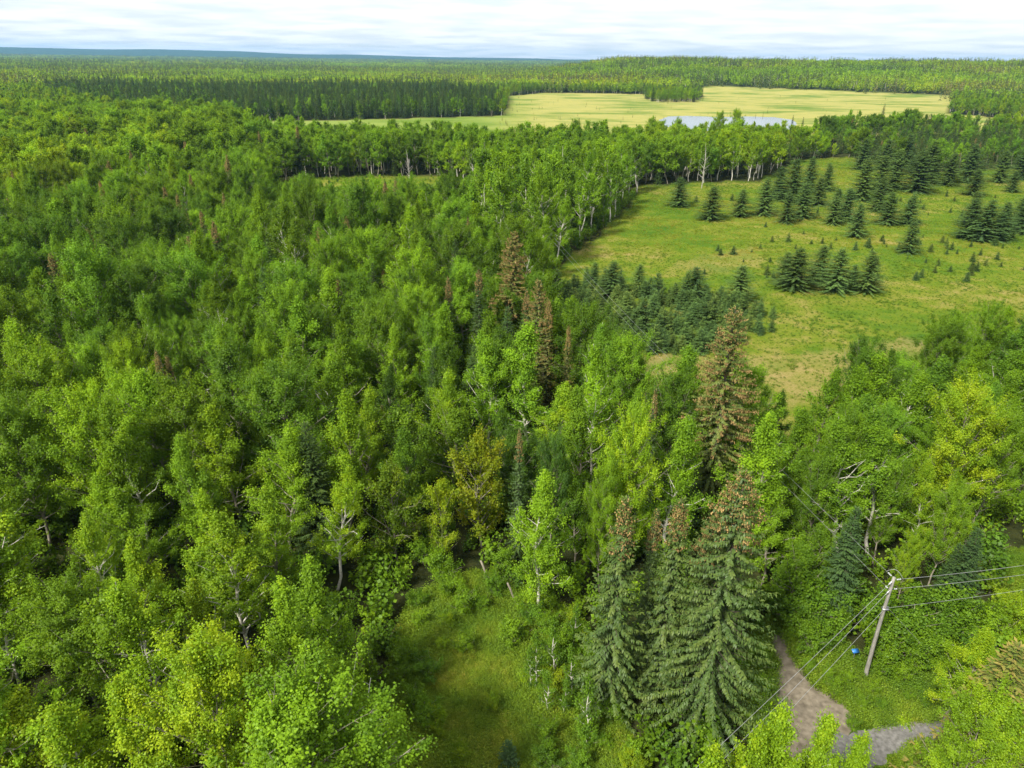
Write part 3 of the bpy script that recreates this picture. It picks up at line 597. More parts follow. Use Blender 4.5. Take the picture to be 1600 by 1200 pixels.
# young spruces: the thicket and the self-sown ones
THICKET = [(850, 455), (905, 440), (1000, 452), (1090, 455), (1140, 480), (1205, 490), (1215, 515), (1130, 545), (1040, 560), (950, 552), (885, 545), (850, 505)]
g = np.random.default_rng(5); cnt = 0
while cnt < 230:
    px, py = g.uniform(850, 1215), g.uniform(440, 560)
    if not inpoly([px], [py], THICKET)[0]: continue
    p = at(px, py)
    if any((a-p[0])**2+(b-p[1])**2 < 1.0 for a, b, _ in taken): continue
    h = g.uniform(1.8, 3.9)*(1 if g.uniform() < .9 else 1.4); cnt += 1
    yt, yw, yl = g.uniform(.1, .5), g.uniform(1.0, 1.4), g.uniform(1.2, 1.9); core = inpoly([1030+(px-1030)*1.22], [500+(py-500)*1.3], THICKET)[0]
    place('young_spruce', p[0], p[1], h, yw, yt, yl, '%s %s %s young spruce %s the thicket beside the meadow' % ('tall' if h > 3.6 else 'short' if h < 2.5 else 'middling', 'slim' if yw < 1.2 else 'wide', ('dark' if yl < 1.5 else 'pale')+(' green' if yt < .3 else ' olive'), 'in the middle of' if core else 'on the rim of'), 'young spruces in the thicket')
cnt = 0
while cnt < 140:
    px, py = g.uniform(1060, 1640), g.uniform(300, 440)
    if not inpoly([px], [py], CLEARING)[0] or (px < 1180 and g.uniform() < .8) or (1215 < px < 1365 and py > 400): continue
    p = at(px, py); h = g.uniform(.7, 2.2); cnt += 1
    place('young_spruce', p[0], p[1], h, g.uniform(.9, 1.6), g.uniform(.0, .6), g.uniform(.9, 1.7), 'knee-high to man-high seedling spruce dotted in the open meadow grass', 'seedling spruces in the meadow')

# ------------------------------------------------------------------ the wood
LANDMARK = [(1163, 738, 20, 'the massive shaggy spruce'), (938, 540, 17, 'the leaning white birch'), (610, 400, 15, 'the round poplar domes'), (250, 552, 12, 'the red-tipped dark spruces'), (300, 1028, 15, 'the big spreading poplar'), (540, 958, 15, 'the birch overhanging the opening'),
            (752, 690, 11, 'the autumn-tinted alder'), (762, 515, 15, 'the pale fork-stemmed aspen'), (175, 310, 14, 'the dark spruce clump'), (842, 440, 17, 'the cone-laden corner spruce'), (50, 550, 14, 'the wide lime poplar'), (1148, 488, 21, 'the tallest coned spruce'),
            (523, 325, 14, 'the lone reddish spruce spire'), (160, 955, 12, 'the dull olive-brown alder'), (440, 455, 15, 'the blue-green poplar dome'), (135, 640, 12, 'the small orange-tipped spruce'), (700, 433, 15, 'the red-brown spruce spire'), (1390, 650, 15, 'the white-stemmed birches behind the pole'),
            (1523, 615, 15, 'the wide yellowing poplar'), (1340, 795, 11, 'the dark bluish spruce behind the pole'), (1530, 490, 12, 'the round poplars on the meadow corner'), (313, 328, 15, 'the dark spruce spire amid pale aspens'), (440, 885, 15, 'the aspen with red-tipped twigs'), (235, 905, 14, 'the birch with pale forked limbs'),
            (640, 640, 11, 'the dull olive alders'), (415, 348, 12, 'the pair of thin rusty spruces'), (32, 508, 13, 'the rust-tipped spruce by the lime aspens'), (803, 365, 19, 'the ragged rust-brown spruce'), (620, 500, 14, 'the bright spire-topped aspen'), (105, 430, 12, 'the small brown-tipped spruce'), (768, 285, 16, 'the dead tree with fanned branches')]
LMP = [(at(a_, b_, h_)[:2], w_) for a_, b_, h_, w_ in LANDMARK]
def region(x, y):
    dd, w_ = min(((math.hypot(p[0]-x, p[1]-y), w_) for p, w_ in LMP), key=lambda q: q[0])
    return ('touching ' if dd < 5 else 'beside ' if dd < 9 else 'near ' if dd < 18 else 'in the wood round ')+w_, w_[4:]
sp = 5.1; X, Y = np.meshgrid(np.arange(-380, 420, sp), np.arange(14, 470, sp)); X = X+(np.arange(X.shape[0]) % 2)[:, None]*sp/2
X = X.ravel()+g.uniform(-.40, .40, X.size)*sp; Y = Y.ravel()+g.uniform(-.40, .40, Y.size)*sp
px, py = proj(np.stack([X, Y, X*0], 1)); D = np.hypot(X, Y)
vis = (px > -170) & (px < 1780)
free = vis & ~inpoly(px, py, CLEARING) & ~inpoly(px, py, OPENING) & ~inpoly(px, py, YARD) & ~inpoly(px, py, BACKLOT) & ~inpoly(px, py, BOG) & ~inpoly(px, py, SIDEGLADE)
free &= ~((px > 560) & (py > 878)) & ~((px > 930) & (D < 50)) & ~((px > 1180) & (py > 860)) & ~((px > 1560) & (py > 800))
NB = vnoise(X, Y, 26, 11); NC = vnoise(X, Y, 55, 12); NH = vnoise(X, Y, 15, 13); U = g.uniform(0, 1, X.size); U2 = g.uniform(0, 1, X.size)
SPR_R = [(1200, 262), (1250, 236), (1320, 220), (1780, 205), (1780, 268), (1420, 268), (1320, 244), (1255, 248)]
STAND = [(700, 425), (830, 428), (900, 388), (955, 345), (992, 308), (1000, 286), (1195, 283), (1250, 240), (900, 240), (850, 245), (430, 232), (420, 275), (700, 272), (760, 300), (720, 350)]
sprR = inpoly(px, py, SPR_R); stand = inpoly(px, py, STAND)
taken_a = np.array(taken)
trees = []
for i in np.nonzero(free)[0]:
    x, y, d = X[i], Y[i], D[i]
    if ((taken_a[:, 0]-x)**2+(taken_a[:, 1]-y)**2 < taken_a[:, 2]**2).any(): continue
    u = U[i]
    if sprR[i] and U2[i] < .2: continue
    if sprR[i]: kind = 'spruce' if u < .62 else 'coned_spruce' if u < .80 else 'poplar' if u < .92 else 'aspen'; h = g.uniform(6.5, 11.5); tone = g.uniform(.1, .5); lum = g.uniform(.9, 1.4)
    elif stand[i]: kind = 'slim' if u < (.45 if px[i] < 1000 and d < 215 else .15) else 'tall' if u < .60 else 'spruce' if u < .68 else 'poplar' if u < .8 else 'birch'; h = g.uniform(10, 14) if kind in ('spruce', 'poplar') else g.uniform(16, 21.5) if d < 205 else g.uniform(12.5, 17); tone = g.uniform(.30, .55)+(.12 if px[i] > 1000 else 0); lum = g.uniform(.8, 1.2)
    else:
        if d > 62 and U2[i] < .34 and u > .3: u = .001+.27+.05+.25*(NB[i] > .74)+.08*(d > 130) - .02
        spr = .05+.25*(NB[i] > .74)+.08*(d > 130)
        if u < spr*.36: kind, h, tone = 'coned_spruce', g.uniform(11, 15.5), g.uniform(.2, .6)
        elif u < spr: kind, h, tone = 'spruce', g.uniform(9, 14), g.uniform(.05, .4)
        elif u < spr+.16: kind, h, tone = 'birch', g.uniform(12, 16.5), g.uniform(.40, .62)
        elif u < spr+.28: kind, h, tone = 'poplar', g.uniform(10, 15.5), g.uniform(.35, .6)
        elif u < spr+.35: kind, h, tone = 'alder', g.uniform(6, 9), g.uniform(.4, .75)
        elif u < spr+.385 and d > 70: kind, h, tone = 'snag', g.uniform(9, 13), 0
        else: kind, h, tone = 'aspen', g.uniform(11, 16), g.uniform(.40, .62)
        if kind in ('aspen', 'birch', 'poplar'): tone += (NC[i]-.5)*.34+(.08 if d < 60 and px[i] < 600 else 0)-(.03 if d > 120 else 0)
        lum = g.uniform(.8, 1.2) if d < 60 else g.uniform(.62, 1.3)
        if d < 50: h *= .9
        if d > 95 and kind != 'alder': h *= .80+.5*NH[i]
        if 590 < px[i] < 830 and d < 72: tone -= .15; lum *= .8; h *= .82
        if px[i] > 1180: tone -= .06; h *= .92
    if 415 < px[i] < 745 and 110 < d < 228: h = max(2.5, min(h, 40*(1-d/276)))
    trees.append((d, kind, x, y, h, tone, lum, px[i], py[i]))
trees.sort(key=lambda q: q[0])
LIM = dict(aspen=250, birch=150, poplar=220, alder=90, spruce=150, coned_spruce=100, snag=28, tall=0, slim=0)
FK = dict(aspen='aspen', birch='aspen', poplar='poplar', alder='aspen', spruce='spruce', coned_spruce='coned', snag='snag', tall='tall', slim='birch')
tonew = lambda t: 'dark green' if t < .28 else 'mid green' if t < .45 else 'bright green' if t < .58 else 'lime green' if t < .72 else 'yellowish'
used = {}; rest = []
NOUN = dict(aspen='aspen', birch='white-stemmed birch', poplar='round-topped poplar', alder='bushy alder', spruce='plain green spruce', coned_spruce='brown-tipped spruce', snag='bare grey dead tree')
for q in trees:
    d, kind, x, y, h, tone, lum, qx, qy = q
    if used.get(kind, 0) < LIM[kind]:
        used[kind] = used.get(kind, 0)+1; rg, gr = region(x, y)
        size = 'tall' if h > 12.8 else 'small' if h < 10 else 'mid-sized'
        lb = '%s %s %s %s' % (size, tonew(tone), NOUN[kind], rg) if kind in ('aspen', 'birch', 'poplar', 'alder') else '%s %s %s' % (size, NOUN[kind], rg)
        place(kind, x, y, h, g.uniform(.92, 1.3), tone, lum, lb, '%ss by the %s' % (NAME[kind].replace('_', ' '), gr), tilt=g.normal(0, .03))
    else: rest.append(q)

# the trees beyond the 300 of a kind that show largest, and the far woods
protos = []; pid = {}
for k_, lst in FAR.items():
    for me, h in lst: pid.setdefault(k_, []).append((len(protos), h)); protos.append(me)
pts, idx, rot, scl, tn, lm = [], [], [], [], [], []
def far_add(kind, x, y, h, tone, lum, wid=1.0):
    i, h0 = pid[kind][g.integers(len(pid[kind]))]; s = h/h0
    pts.append((x, y, float(terrain(x, y)))); idx.append(i); rot.append((0, 0, g.uniform(0, 6.28))); scl.append((s*wid, s*wid, s)); tn.append(tone); lm.append(lum)
for d, kind, x, y, h, tone, lum, qx, qy in rest: far_add(FK[kind], x, y, h, tone, lum, g.uniform(1.0, 1.4))
# 470 m to 1000 m, tree by tree
sp = 6.0; X, Y = np.meshgrid(np.arange(-900, 1000, sp), np.arange(380, 1150, sp)); X = X.ravel()+g.uniform(-.45, .45, X.size)*sp; Y = Y.ravel()+g.uniform(-.45, .45, Y.size)*sp
px, py = proj(np.stack([X, Y, terrain(X, Y)*0], 1)); D = np.hypot(X, Y)
DARK = [(60, 140), (230, 132), (400, 126), (560, 128), (700, 142), (782, 158), (796, 182), (600, 192), (300, 192), (120, 172)]
ISLE = [(1005, 153), (1040, 149), (1098, 151), (1085, 160), (1020, 160)]
keep = (px > -120) & (px < 1720) & (Y > 470) & (D < 1050) & (~inpoly(px, py, BOG) | inpoly(px, py, ISLE))
dark = inpoly(px+70*(vnoise(X, Y, 45, 22)-.5), py+9*(vnoise(X, Y, 60, 23)-.5), DARK); NB = vnoise(X, Y, 90, 21)
for i in np.nonzero(keep)[0]:
    u = g.uniform()
    if dark[i]: k_ = 'spruce' if u < (.74 if px[i] > 330 else .5) else 'aspen'; tone, h, lum = g.uniform(.1, .5), g.uniform(8, 19) if k_ == 'spruce' else g.uniform(9, 14), g.uniform(.7, 1.35)
    else:
        k_ = 'spruce' if u < .22+.4*(NB[i] > .6) else 'snag' if u > .96 else 'aspen'; tone = g.uniform(.38, .7) if k_ == 'aspen' else g.uniform(.2, .5); h, lum = g.uniform(9, 15), g.uniform(.85, 1.2)
    far_add(k_, X[i], Y[i], h, tone, lum, 1.25 if k_ == 'aspen' else 1.1)
# little spruces out on the bog
for _ in range(200):
    qx, qy = 780+620*g.uniform()**1.6, g.uniform(150, 214)
    if inpoly([qx], [qy], BOG)[0] and not inpoly([qx], [qy], POND)[0]: p = at(qx, qy); far_add('spruce', p[0], p[1], g.uniform(.8, 3.0), g.uniform(.4, .8), 1.2, 1.0)
scatter('woodland', 'mixed aspen and spruce woodland filling the land beyond the near wood', 'woodland', protos, pts, idx, rot, scl, tn, lm)
# beyond 1 km: patches of forest canopy
def patch(seed, size, n, con):
    r = np.random.default_rng(seed); G = Geo()
    for _ in range(n):
        x, y = r.uniform(-size/2, size/2, 2); c = r.uniform() < con; h = r.uniform(9, 15)+(2 if c else 0); m = 34 if c else 44
        if c:
            u = r.uniform(0, 1, m)**.8; a = r.uniform(0, 6.28, m); R = 2.2*(1-u)*r.uniform(.5, 1, m)+.1; P = np.stack([x+R*np.cos(a), y+R*np.sin(a), u*h], 1); O = np.stack([np.cos(a), np.sin(a), a*0+.2], 1); ls = 2.0*(1-u*.6)
        else:
            e = rv(r, m); P = np.array((x, y, h*.62))+e*np.array((2.6, 2.6, h*.38)); O = e; ls = np.full(m, 1.7)
        q = r.uniform(0, 1)
        G.kites(P, rv(r, m)-O*.2+np.array((0, 0, .2)), O+np.array((0, 0, .5))+rv(r, m)*.5, ls, ls*.75, 1 if c else 0, np.clip(q*.7+.3*r.uniform(0, 1, m), 0, 1))
    m = 3; P = np.stack([r.uniform(-size/2, size/2, m), r.uniform(-size/2, size/2, m), np.full(m, 3.0)], 1); G.kites(P, np.array((0, 0, 1))+rv(r, m)*.06, rv(r, m), r.uniform(7, 11, m), .35, 2, .5)
    return G.mesh('canopy_patch', [M['leaf'], M['needle'], M['deadwood']])
pm = [patch(700+s, 30, 26, c) for s, c in enumerate((.15, .2, .3, .15, .8, .9))]
pts, idx, rot, scl, tn, lm = [], [], [], [], [], []
for (d0, d1, sp, s) in ((1000, 3000, 26, 1.0), (3000, 8800, 75, 2.2)):
    X, Y = np.meshgrid(np.arange(-d1*.85, d1*.85, sp), np.arange(d0*.75, d1, sp)); X = X.ravel()+g.uniform(-.4, .4, X.size)*sp; Y = Y.ravel()+g.uniform(-.4, .4, Y.size)*sp
    D = np.hypot(X, Y); px, py = proj(np.stack([X, Y, X*0], 1)); k_ = (D > d0) & (D < d1) & (px > -120) & (px < 1720) & ~inpoly(px, py, BOG)
    X, Y = X[k_], Y[k_]; NB = vnoise(X, Y*2.5, 330, 31); NC = vnoise(X, Y*2, 160, 32)
    for x, y, b, c in zip(X, Y, NB, NC):
        con = g.uniform() < (.12+.55*(b > .58))
        pts.append((x, y, float(terrain(x, y))-.3)); idx.append(g.integers(4, 6) if con else g.integers(0, 4)); rot.append((0, 0, g.uniform(0, 6.28))); z = s*(1 if s == 1 else 1); scl.append((z, z, (1.0 if s == 1 else 1.3)*(g.uniform(.95, 1.5) if con else g.uniform(.75, 1.15)))); tn.append(.42+.35*c); lm.append(g.uniform(.85, 1.2))
scatter('distant_forest', 'far unbroken forest of light aspen and dark spruce bands below the horizon', 'forest', pm, pts, idx, rot, scl, tn, lm)

# ------------------------------------------------------------------ undergrowth and grass
sh = [join('under_%d' % s, broadleaf(800+s, 2.2, 1.5, .03, 520, .26, 'dome', k=4, limbs=10, clump=.5), [M['bark_grey'], M['leaf']]) for s in range(4)]
def fill(poly, n, seed, zone=None):
    r = np.random.default_rng(seed); P = np.array([at(*p)[:2] for p in poly]); lo, hi = P.min(0), P.max(0); out = []
    while len(out) < n:
        q = r.uniform(lo, hi, (4000, 2)); k_ = inpoly(q[:, 0], q[:, 1], [tuple(p) for p in P]); out.extend(q[k_].tolist())
    return np.array(out[:n])
X, Y = np.meshgrid(np.arange(-190, 220, 2.3), np.arange(14, 235, 2.3)); X = X.ravel()+g.uniform(-1, 1, X.size); Y = Y.ravel()+g.uniform(-1, 1, Y.size)
px, py = proj(np.stack([X, Y, X*0], 1))
k_ = (px > -120) & (px < 1740) & ~inpoly(px, py, CLEARING) & ~inpoly(px, py, OPENING) & ~inpoly(px, py, YARD) & ~inpoly(px, py, SIDEGLADE)
X, Y = X[k_], Y[k_]; n = len(X); s = g.uniform(.45, 1.25, n)
bl = fill(BACKLOT, 420, 77); X = np.concatenate([X, bl[:, 0]]); Y = np.concatenate([Y, bl[:, 1]]); s = np.concatenate([s, np.minimum(g.uniform(.7, 2.2, len(bl)), np.maximum(.35, 40*(1-np.hypot(bl[:, 0], bl[:, 1])/248)/2.2))]); n = len(X)
scatter('undergrowth', 'low leafy brush covering the floor of the wood', 'undergrowth', sh, np.stack([X, Y, X*0-.05], 1), g.integers(0, 4, n), np.stack([X*0, X*0, g.uniform(0, 6.28, n)], 1), np.stack([s, s, s], 1), g.uniform(.2, .6, n), g.uniform(.6, 1.0, n))
def tuft(seed, nb, h, spread, w):
    r = np.random.default_rng(seed); G = Geo(); a = r.uniform(0, 6.28, nb); P = np.stack([np.cos(a), np.sin(a), a*0], 1)*r.uniform(0, spread, nb)[:, None]
    D = np.stack([np.cos(a), np.sin(a), a*0], 1)*r.uniform(.15, .8, nb)[:, None]+np.array((0, 0, 1)); G.kites(P, D, np.stack([np.cos(a), np.sin(a), a*0+.5], 1)+rv(r, nb)*.4, h*r.uniform(.55, 1.15, nb), w, 0, r.uniform(0, 1, nb)); return G.mesh('tuft', [M['grass']])
def forb(seed, n, h, r_):
    r = np.random.default_rng(seed); G = Geo(); e = rv(r, n)*r.uniform(.3, 1, n)[:, None]; P = np.stack([e[:, 0]*r_, e[:, 1]*r_, np.abs(e[:, 2])*h], 1); G.kites(P, rv(r, n)-np.array((0, 0, .3)), np.array((0, 0, 1))+rv(r, n)*.7, r.uniform(.06, .15, n), r.uniform(.04, .09, n), 0, np.clip(.4*r.uniform()+.6*r.uniform(0, 1, n), 0, 1)); return G.mesh('forb', [M['grass']])
tf = [tuft(820+s, 26, .5, .4, .045) for s in range(4)]+[forb(830+s, 90, 1.25, .55) for s in range(3)]
def lawn(name, label, polys, seed, hmax, tone_of, big=False, keepout=()):
    A = np.concatenate([fill(p, n, seed+i) for i, (p, n) in enumerate(polys)]); r = np.random.default_rng(seed+50); px, py = proj(np.concatenate([A, A[:, :1]*0], 1))
    k_ = np.ones(len(A), bool)
    for p in keepout: k_ &= ~inpoly(px, py, p)
    A = A[k_]; px, py = px[k_], py[k_]; n = len(A); s = r.uniform(.5, 1.2, n)*hmax*(.6+.8*vnoise(A[:, 0], A[:, 1], 6, 41))
    tone = tone_of(A[:, 0], A[:, 1], px, py)+r.normal(0, .07, n)
    scatter(name, label, 'grass', tf, np.stack([A[:, 0], A[:, 1], A[:, 0]*0-.02], 1), (r.integers(0, 7, n) if big else r.integers(0, 4, n)), np.stack([r.normal(0, .15, n), r.normal(0, .15, n), r.uniform(0, 6.28, n)], 1), np.stack([s*1.2, s*1.2, s], 1), np.clip(tone, 0, 1), r.uniform(.8, 1.2, n)*(1.2 if big else 1))
def tone_mead(x, y, px, py):
    return .27+.6*(vnoise(x, y, 30, 51)-.5)+.5*(vnoise(x, y*2.5, 8, 52)-.5)+.45*inpoly(px, py, DRY)*vnoise(x, y, 7, 8)+.25*inpoly(px, py, TAN)
TRACK_KO = [(1200, 1000), (1212, 980), (1220, 980), (1238, 1030), (1272, 1073), (1320, 1104), (1345, 1140), (1430, 1130), (1500, 1125), (1760, 1106), (1760, 1144), (1425, 1165), (1290, 1300), (1210, 1260), (1204, 1160), (1215, 1050)]
lawn('meadow_grass', 'yellow-green meadow grass around the scattered spruces', [(CLEARING, 60000)], 60, .58, tone_mead)
lawn('weeds', 'tall green and yellow weeds in the small opening and round the track', [(OPENING, 24000), (YARD, 7000), (SIDEGLADE, 3000), (BACKLOT, 2500)], 70, .75, lambda x, y, px, py: .22-.06*inpoly(px, py, YARD)+.30*(vnoise(x, y, 5, 61)-.3)+.3*(vnoise(x, y, 1.6, 62)-.5), keepout=(TRACK_KO,), big=True)  # yard weeds get a darker green: the shade there is put into their tone
# brush and saplings of the opening and the yard
for i, (px, py, h, t_, w) in enumerate(((700, 905, 3, .5, 1.2), (725, 930, 3.2, .48, 1.2), (800, 975, 3.5, .5, 1.1), (690, 870, 4, .45, 1.3), (660, 850, 3.5, .4, 1.3), (785, 865, 3.5, .42, 1.2), (655, 960, 2.2, .55, 1.2), (870, 1000, 3.2, .45, 1.2), (905, 985, 3.6, .4, 1.2), (960, 1060, 3, .4, 1.2),
                                        (930, 1010, 3, .45, 1.1), (700, 965, 1.8, .62, 1.2), (690, 1000, 1.6, .6, 1.2), (640, 1020, 2, .5, 1.1), (820, 930, 3, .5, 1.1))):
    hero('shrub', px, py, h*.62, '%s shrub in the weedy opening' % ('waist-high bright' if h < 2.3 else 'leafy head-high' if h < 3.3 else 'large leafy'), t_, .95, w, 'shrubs of the weedy opening')
g2 = np.random.default_rng(91); cnt = 0
while cnt < 46:
    qx, qy = g2.uniform(600, 1010), g2.uniform(900, 1220)
    if not inpoly([qx], [qy], OPENING)[0] or (690 < qx < 830 and qy > 1000 and g2.uniform() < .75): continue
    cnt += 1; p = at(qx, qy); h = g2.uniform(.8, 1.9); t_ = g2.uniform(.3, .7)
    place('shrub', p[0], p[1], h, g2.uniform(.9, 1.5), t_, g2.uniform(.75, 1.1), '%s %s brush clump %s the weedy opening' % ('knee-high' if h < 1.2 else 'waist-high', tonew(t_), 'at the edge of' if qx < 680 or qx > 850 or qy < 960 else 'in the middle of'), 'brush clumps of the weedy opening')
for i, (qx, qy, h) in enumerate(((1186, 1045, 1.6), (1192, 1085, 1.4), (1186, 1120, 1.7), (1262, 1050, 1.0), (1300, 1082, 1.1), (1345, 1108, .9), (1182, 1160, 1.6), (1238, 1000, 1.3), (1375, 1112, .8), (1440, 1102, 1.0), (1330, 1140, .8), (1500, 1098, 1.3), (1415, 1095, .7), (1290, 1060, .9), (1320, 1070, 1.0), (1360, 1085, .9))):
    p = at(qx, qy); place('shrub', p[0], p[1], h, 1.3, .35+.03*(i % 8), .9, '%s brush clump on the verge of the %s' % ('low' if h < 1.2 else 'thick', 'dirt track' if qx < 1345 else 'gravel road'), 'brush clumps on the verge')
for px, py, h in ((840, 985, 5.5), (870, 970, 6), (900, 1010, 5), (925, 1060, 6), (860, 1040, 4.5), (830, 1010, 4), (900, 940, 5), (885, 1050, 4)):
    hero('sapling', px, py, h, 'thin %s aspen sapling at the foot of the orange-tipped spruces' % ('tall' if h > 5 else 'short'), .3, .8, .9, 'saplings in the weedy opening')
hero('young_spruce', 795, 1160, 2.4, 'lone bluish young spruce in the weedy opening', .0, 1.3, 1.0)
for i, (px, py, h, t_, w) in enumerate(((1270, 985, 2.4, .4, 1.3), (1300, 965, 2.6, .35, 1.3), (1400, 985, 3.2, .4, 1.2), (1430, 960, 3.6, .35, 1.2), (1460, 985, 3, .42, 1.3), (1440, 1010, 2.2, .42, 1.3), (1385, 1015, 2.2, .45, 1.2), (1410, 1040, 1.5, .5, 1.3),
                                        (1480, 1015, 2.4, .45, 1.2), (1500, 950, 3.5, .4, 1.2), (1270, 920, 3.8, .3, 1.3), (1310, 915, 3.5, .32, 1.2), (1250, 945, 3, .36, 1.2), (1390, 950, 3.6, .35, 1.2), (1480, 930, 4, .36, 1.2), (1540, 960, 3, .5, 1.2), (1240, 900, 4, .35, 1.3))):
    hero('shrub', px, py, h, '%s shrub %s' % ('low' if h < 1.8 else 'leafy' if h < 3 else 'tall dark', 'over the upper end of the dirt track' if px < 1262 else 'under the dark bluish spruce behind the pole' if py < 970 and px < 1345 else 'between the dirt track and the utility pole' if px < 1345 else 'under the wires beside the small dark spruce' if px > 1445 and py < 970 else 'right behind the utility pole' if px < 1415 else 'between the utility pole and the gravel road bend'), t_, .85, w, 'shrubs round the utility pole')
for px, py, h in ((1590, 1000, 2.0), (1570, 930, 1.6), (1600, 950, 2.2)): hero('shrub', px, py, h, 'sunny green shrub in the side glade', .66, 1.1, 1.2, 'shrubs in the side glade')
for px, py, h in ((270, 205, 14), (285, 195, 14), (310, 200, 13), (60, 235, 13), (105, 250, 13), (215, 255, 12)): hero('snag', px, py, h, 'whitish leafless dead tree in the far wood', group='dead trees in the far wood')
for px, py, h, lb in ((888, 225, 18, 'tall dead tree with pale bleached top beside the aspens'), (768, 285, 16, 'dead tree with fanned grey branches in the tall stand'), (1105, 220, 16, 'dead white tree in the bright aspen row behind the meadow'), (640, 230, 14, 'dead tree against the dark back of the backlot stand'), (125, 270, 13, 'dead tree with curved grey limbs near the dark spruce clump')): hero('snag', px, py, h, lb)

# ------------------------------------------------------------------ fallen birch pieces in the opening
def log(a, b, za_, zb_, r_, label):
    A = at(a[0], a[1], za_); B = at(b[0], b[1], zb_); G = Geo(); G.tube(np.array([A, A*.5+B*.5+np.array((.02, 0, .03)), B])-A, np.array((r_, r_*.95, r_*.85)), 8, cap=True)
    o = link('birch_log', G.mesh('birch_log', [M['bark_grey']], True)); o.location = A; return tag(o, label, 'log')
log((759, 896), (751, 876), .0, 1.3, .10, 'short broken pale birch stub leaning among shrubs in the weedy opening')
log((804, 938), (793, 911), .0, 1.9, .09, 'slanting broken pale birch stem beside the edge aspen')

# ------------------------------------------------------------------ utility poles, wires, address sign
M['pole'] = simple('pole_wood', (.13, .12, .10), (.30, .285, .25), 6.0, stretch=(6, 6, .5), bump=.3)
M['steel'] = simple('steel', (.28, .28, .28), (.42, .42, .42), 8, .45, .8)
M['porcelain'] = simple('porcelain', (.36, .37, .36), (.46, .46, .45), 8, .35)
M['wire'] = simple('wire', (.24, .25, .24), (.36, .36, .35), 4, .5, .3)
M['blue'] = simple('blue_sheet', (.02, .12, .36), (.04, .18, .46), 6, .35)
PB = at(1352, 1056); PH = 8.9
def pole(x, y, h, label):
    e = bpy.data.objects.new('utility_pole', None); COL.objects.link(e); e.location = (x, y, 0); tag(e, label, 'utility pole')
    z = np.linspace(-.3, h, 9); G = Geo(); G.tube(np.stack([.10*np.sin(z/h*3.1)*-.6, z*0, z], 1), .145-.045*np.clip(z/h, 0, 1), 14, cap=True); link('post', G.mesh('post', [M['pole']], True), e)
    def ins(c, d, n=3, r_=.06):
        G = Geo(); c = np.array(c); d = np.array(d)/np.linalg.norm(d); G.tube(np.array([c, c+d*.62]), .014, 6, cap=True)
        o = link('insulator', G.mesh('rod', [M['steel']]), e)
        for i in range(n):
            H = Geo(); p = c+d*(.2+i*.12); H.tube(np.array([p-d*.05, p-d*.01, p+d*.04]), np.array((.03, r_, .04)), 10, cap=True); link('disc', H.mesh('disc', [M['porcelain']], True), o)
    return e, ins
pe, ins = pole(PB[0], PB[1], PH, 'leaning-looking weathered grey wooden utility pole beside the dirt track')
PT = np.array((PB[0], PB[1], PH))
L1 = at(1130, 1152, 8.3); R1 = at(1600, 876, 8.6); U1 = at(983, 492, 9.0)
dl, dr, du = [(q-PT)/np.linalg.norm(q-PT) for q in (L1, R1, U1)]
for d in (dl, dr): ins((d[0]*.1, d[1]*.1, PH-.25), d)
ins((du[0]*.1, du[1]*.1, PH-.1), du, 3)
for z, d in ((PH-1.05, dl), (PH-1.05, dr), (PH-1.15, du)): ins((d[0]*.12, d[1]*.12, z), d, 2, .06)
G = Geo(); box(G, (.0, 0, PH-2.7), .42, .30, .10); box(G, (0, .0, PH-2.55), .40, .10, .06); link('clamp_band', G.mesh('clamp', [M['steel']]), pe)
a = np.linspace(0, 1, 9)[:, None]; j0 = du*.75+np.array((0, 0, PH-.1)); j1 = dr*.75+np.array((0, 0, PH-.25)); G = Geo(); G.tube(j0*(1-a)+j1*a+np.array((0, 0, .42))*np.sin(a*math.pi), .014, 5); link('jumper_wire', G.mesh('jumper', [M['wire']], True), pe)
p2 = at(846, 350, 8.6); pole(p2[0], p2[1], 8.8, 'far utility pole half hidden by the tall stand at the meadow edge')
def wire(A, B, sag, label, rad_=.012, name='overhead_wire'):
    n = 25; t_ = np.linspace(0, 1, n)[:, None]; P = A+(B-A)*t_-np.array((0, 0, 1))*4*sag*t_*(1-t_)
    G = Geo(); G.tube(P-A, rad_, 5); o = link(name, G.mesh(name, [M['wire']], True)); o.location = A; tag(o, label, 'wire', 'overhead wires at the utility pole')
def off(z, d, r_=.72): return np.array((PB[0], PB[1], z))+d*r_
L2, L3 = at(1166, 1146, 7.3), at(1240, 1100, 5.9); R2, R3 = at(1600, 893, 7.6), at(1592, 918, 6.1)
wire(off(PH-.25, dl), PT+(L1-PT)*1.9, .35, 'top wire running from the pole out over the dirt track')
wire(off(PH-1.05, dl), off(PH-1.05, dl)+(L2-off(PH-1.05, dl))*2.0, .3, 'middle wire running from the pole out over the dirt track')
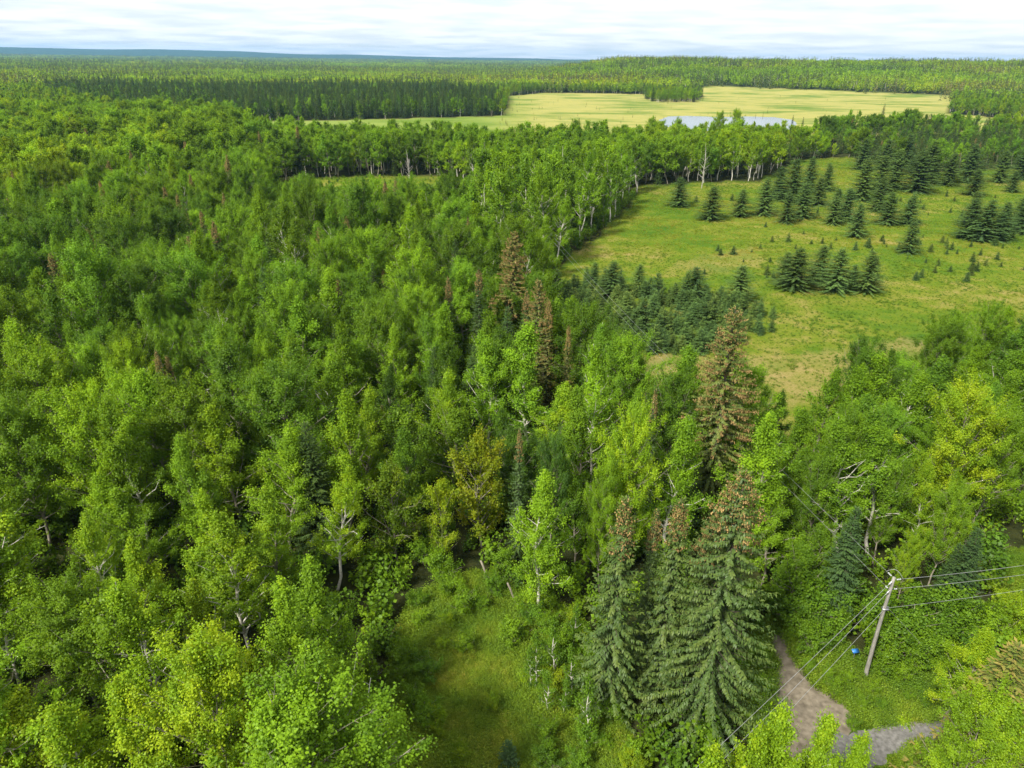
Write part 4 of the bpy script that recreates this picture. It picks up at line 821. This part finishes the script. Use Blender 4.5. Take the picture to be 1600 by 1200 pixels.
Q = np.array((PB[0], PB[1], PH-2.65)); wire(Q, Q+(L3-Q)*2.6, .3, 'lowest wire running from the pole out over the dirt track')
wire(off(PH-.25, dr), PT+(R1-PT)*2.2, .3, 'top wire running from the pole over the dark spruces to the side glade')
wire(off(PH-1.05, dr), off(PH-1.05, dr)+(R2-off(PH-1.05, dr))*2.2, .3, 'middle wire running from the pole over the dark spruces to the side glade')
wire(Q, Q+(R3-Q)*2.2, .3, 'thin lowest wire running from the pole to the side glade', .010)
E = np.array((p2[0], p2[1], 8.7))
wire(off(PH-.1, du), E, .8, 'top wire crossing the young spruce thicket from the pole', .009)
wire(off(PH-1.15, du), E-np.array((0, 0, .9)), .8, 'lower wire crossing the young spruce thicket from the pole', .009)
GA = at(1478, 1046); wire(Q+np.array((.1, 0, .1)), GA-np.array((0, 0, .1)), 0, 'thin guy wire slanting from the pole into the shrubs', .009, 'guy_wire')
# blue address sign
sp_ = at(1337, 1016, 1.2); e = bpy.data.objects.new('address_sign', None); COL.objects.link(e); e.location = (sp_[0], sp_[1], 0); tag(e, 'small bright blue address plate on a thin post beside the utility pole', 'sign')
e.rotation_euler = (0, 0, .5)
G = Geo(); box(G, (0, 0, .55), .05, .05, 1.3); link('post', G.mesh('sign_post', [M['steel']]), e)
G = Geo(); box(G, (-.10, -.06, 1.24), .58, .04, .30, M=Matrix.Rotation(-1.0, 3, 'X')@Matrix.Rotation(.25, 3, 'Y')); link('plate', G.mesh('plate', [M['blue']]), e)

# ------------------------------------------------------------------ the air
m, t, nd, lk = mat('haze'); pv = nd('ShaderNodeVolumePrincipled'); pv.inputs['Color'].default_value = (.27, .56, .92, 1); pv.inputs['Density'].default_value = 5.5e-5; pv.inputs['Anisotropy'].default_value = 0.2
o_ = nd('ShaderNodeOutputMaterial'); lk(pv.outputs[0], o_.inputs['Volume'])
G = Geo(); box(G, (0, 0, 109), 33000, 33000, 222); hz = link('haze', G.mesh('haze', [m])); hz['kind'] = 'stuff'; hz['label'] = 'thin bluish air over the whole forest'; hz['category'] = 'haze'
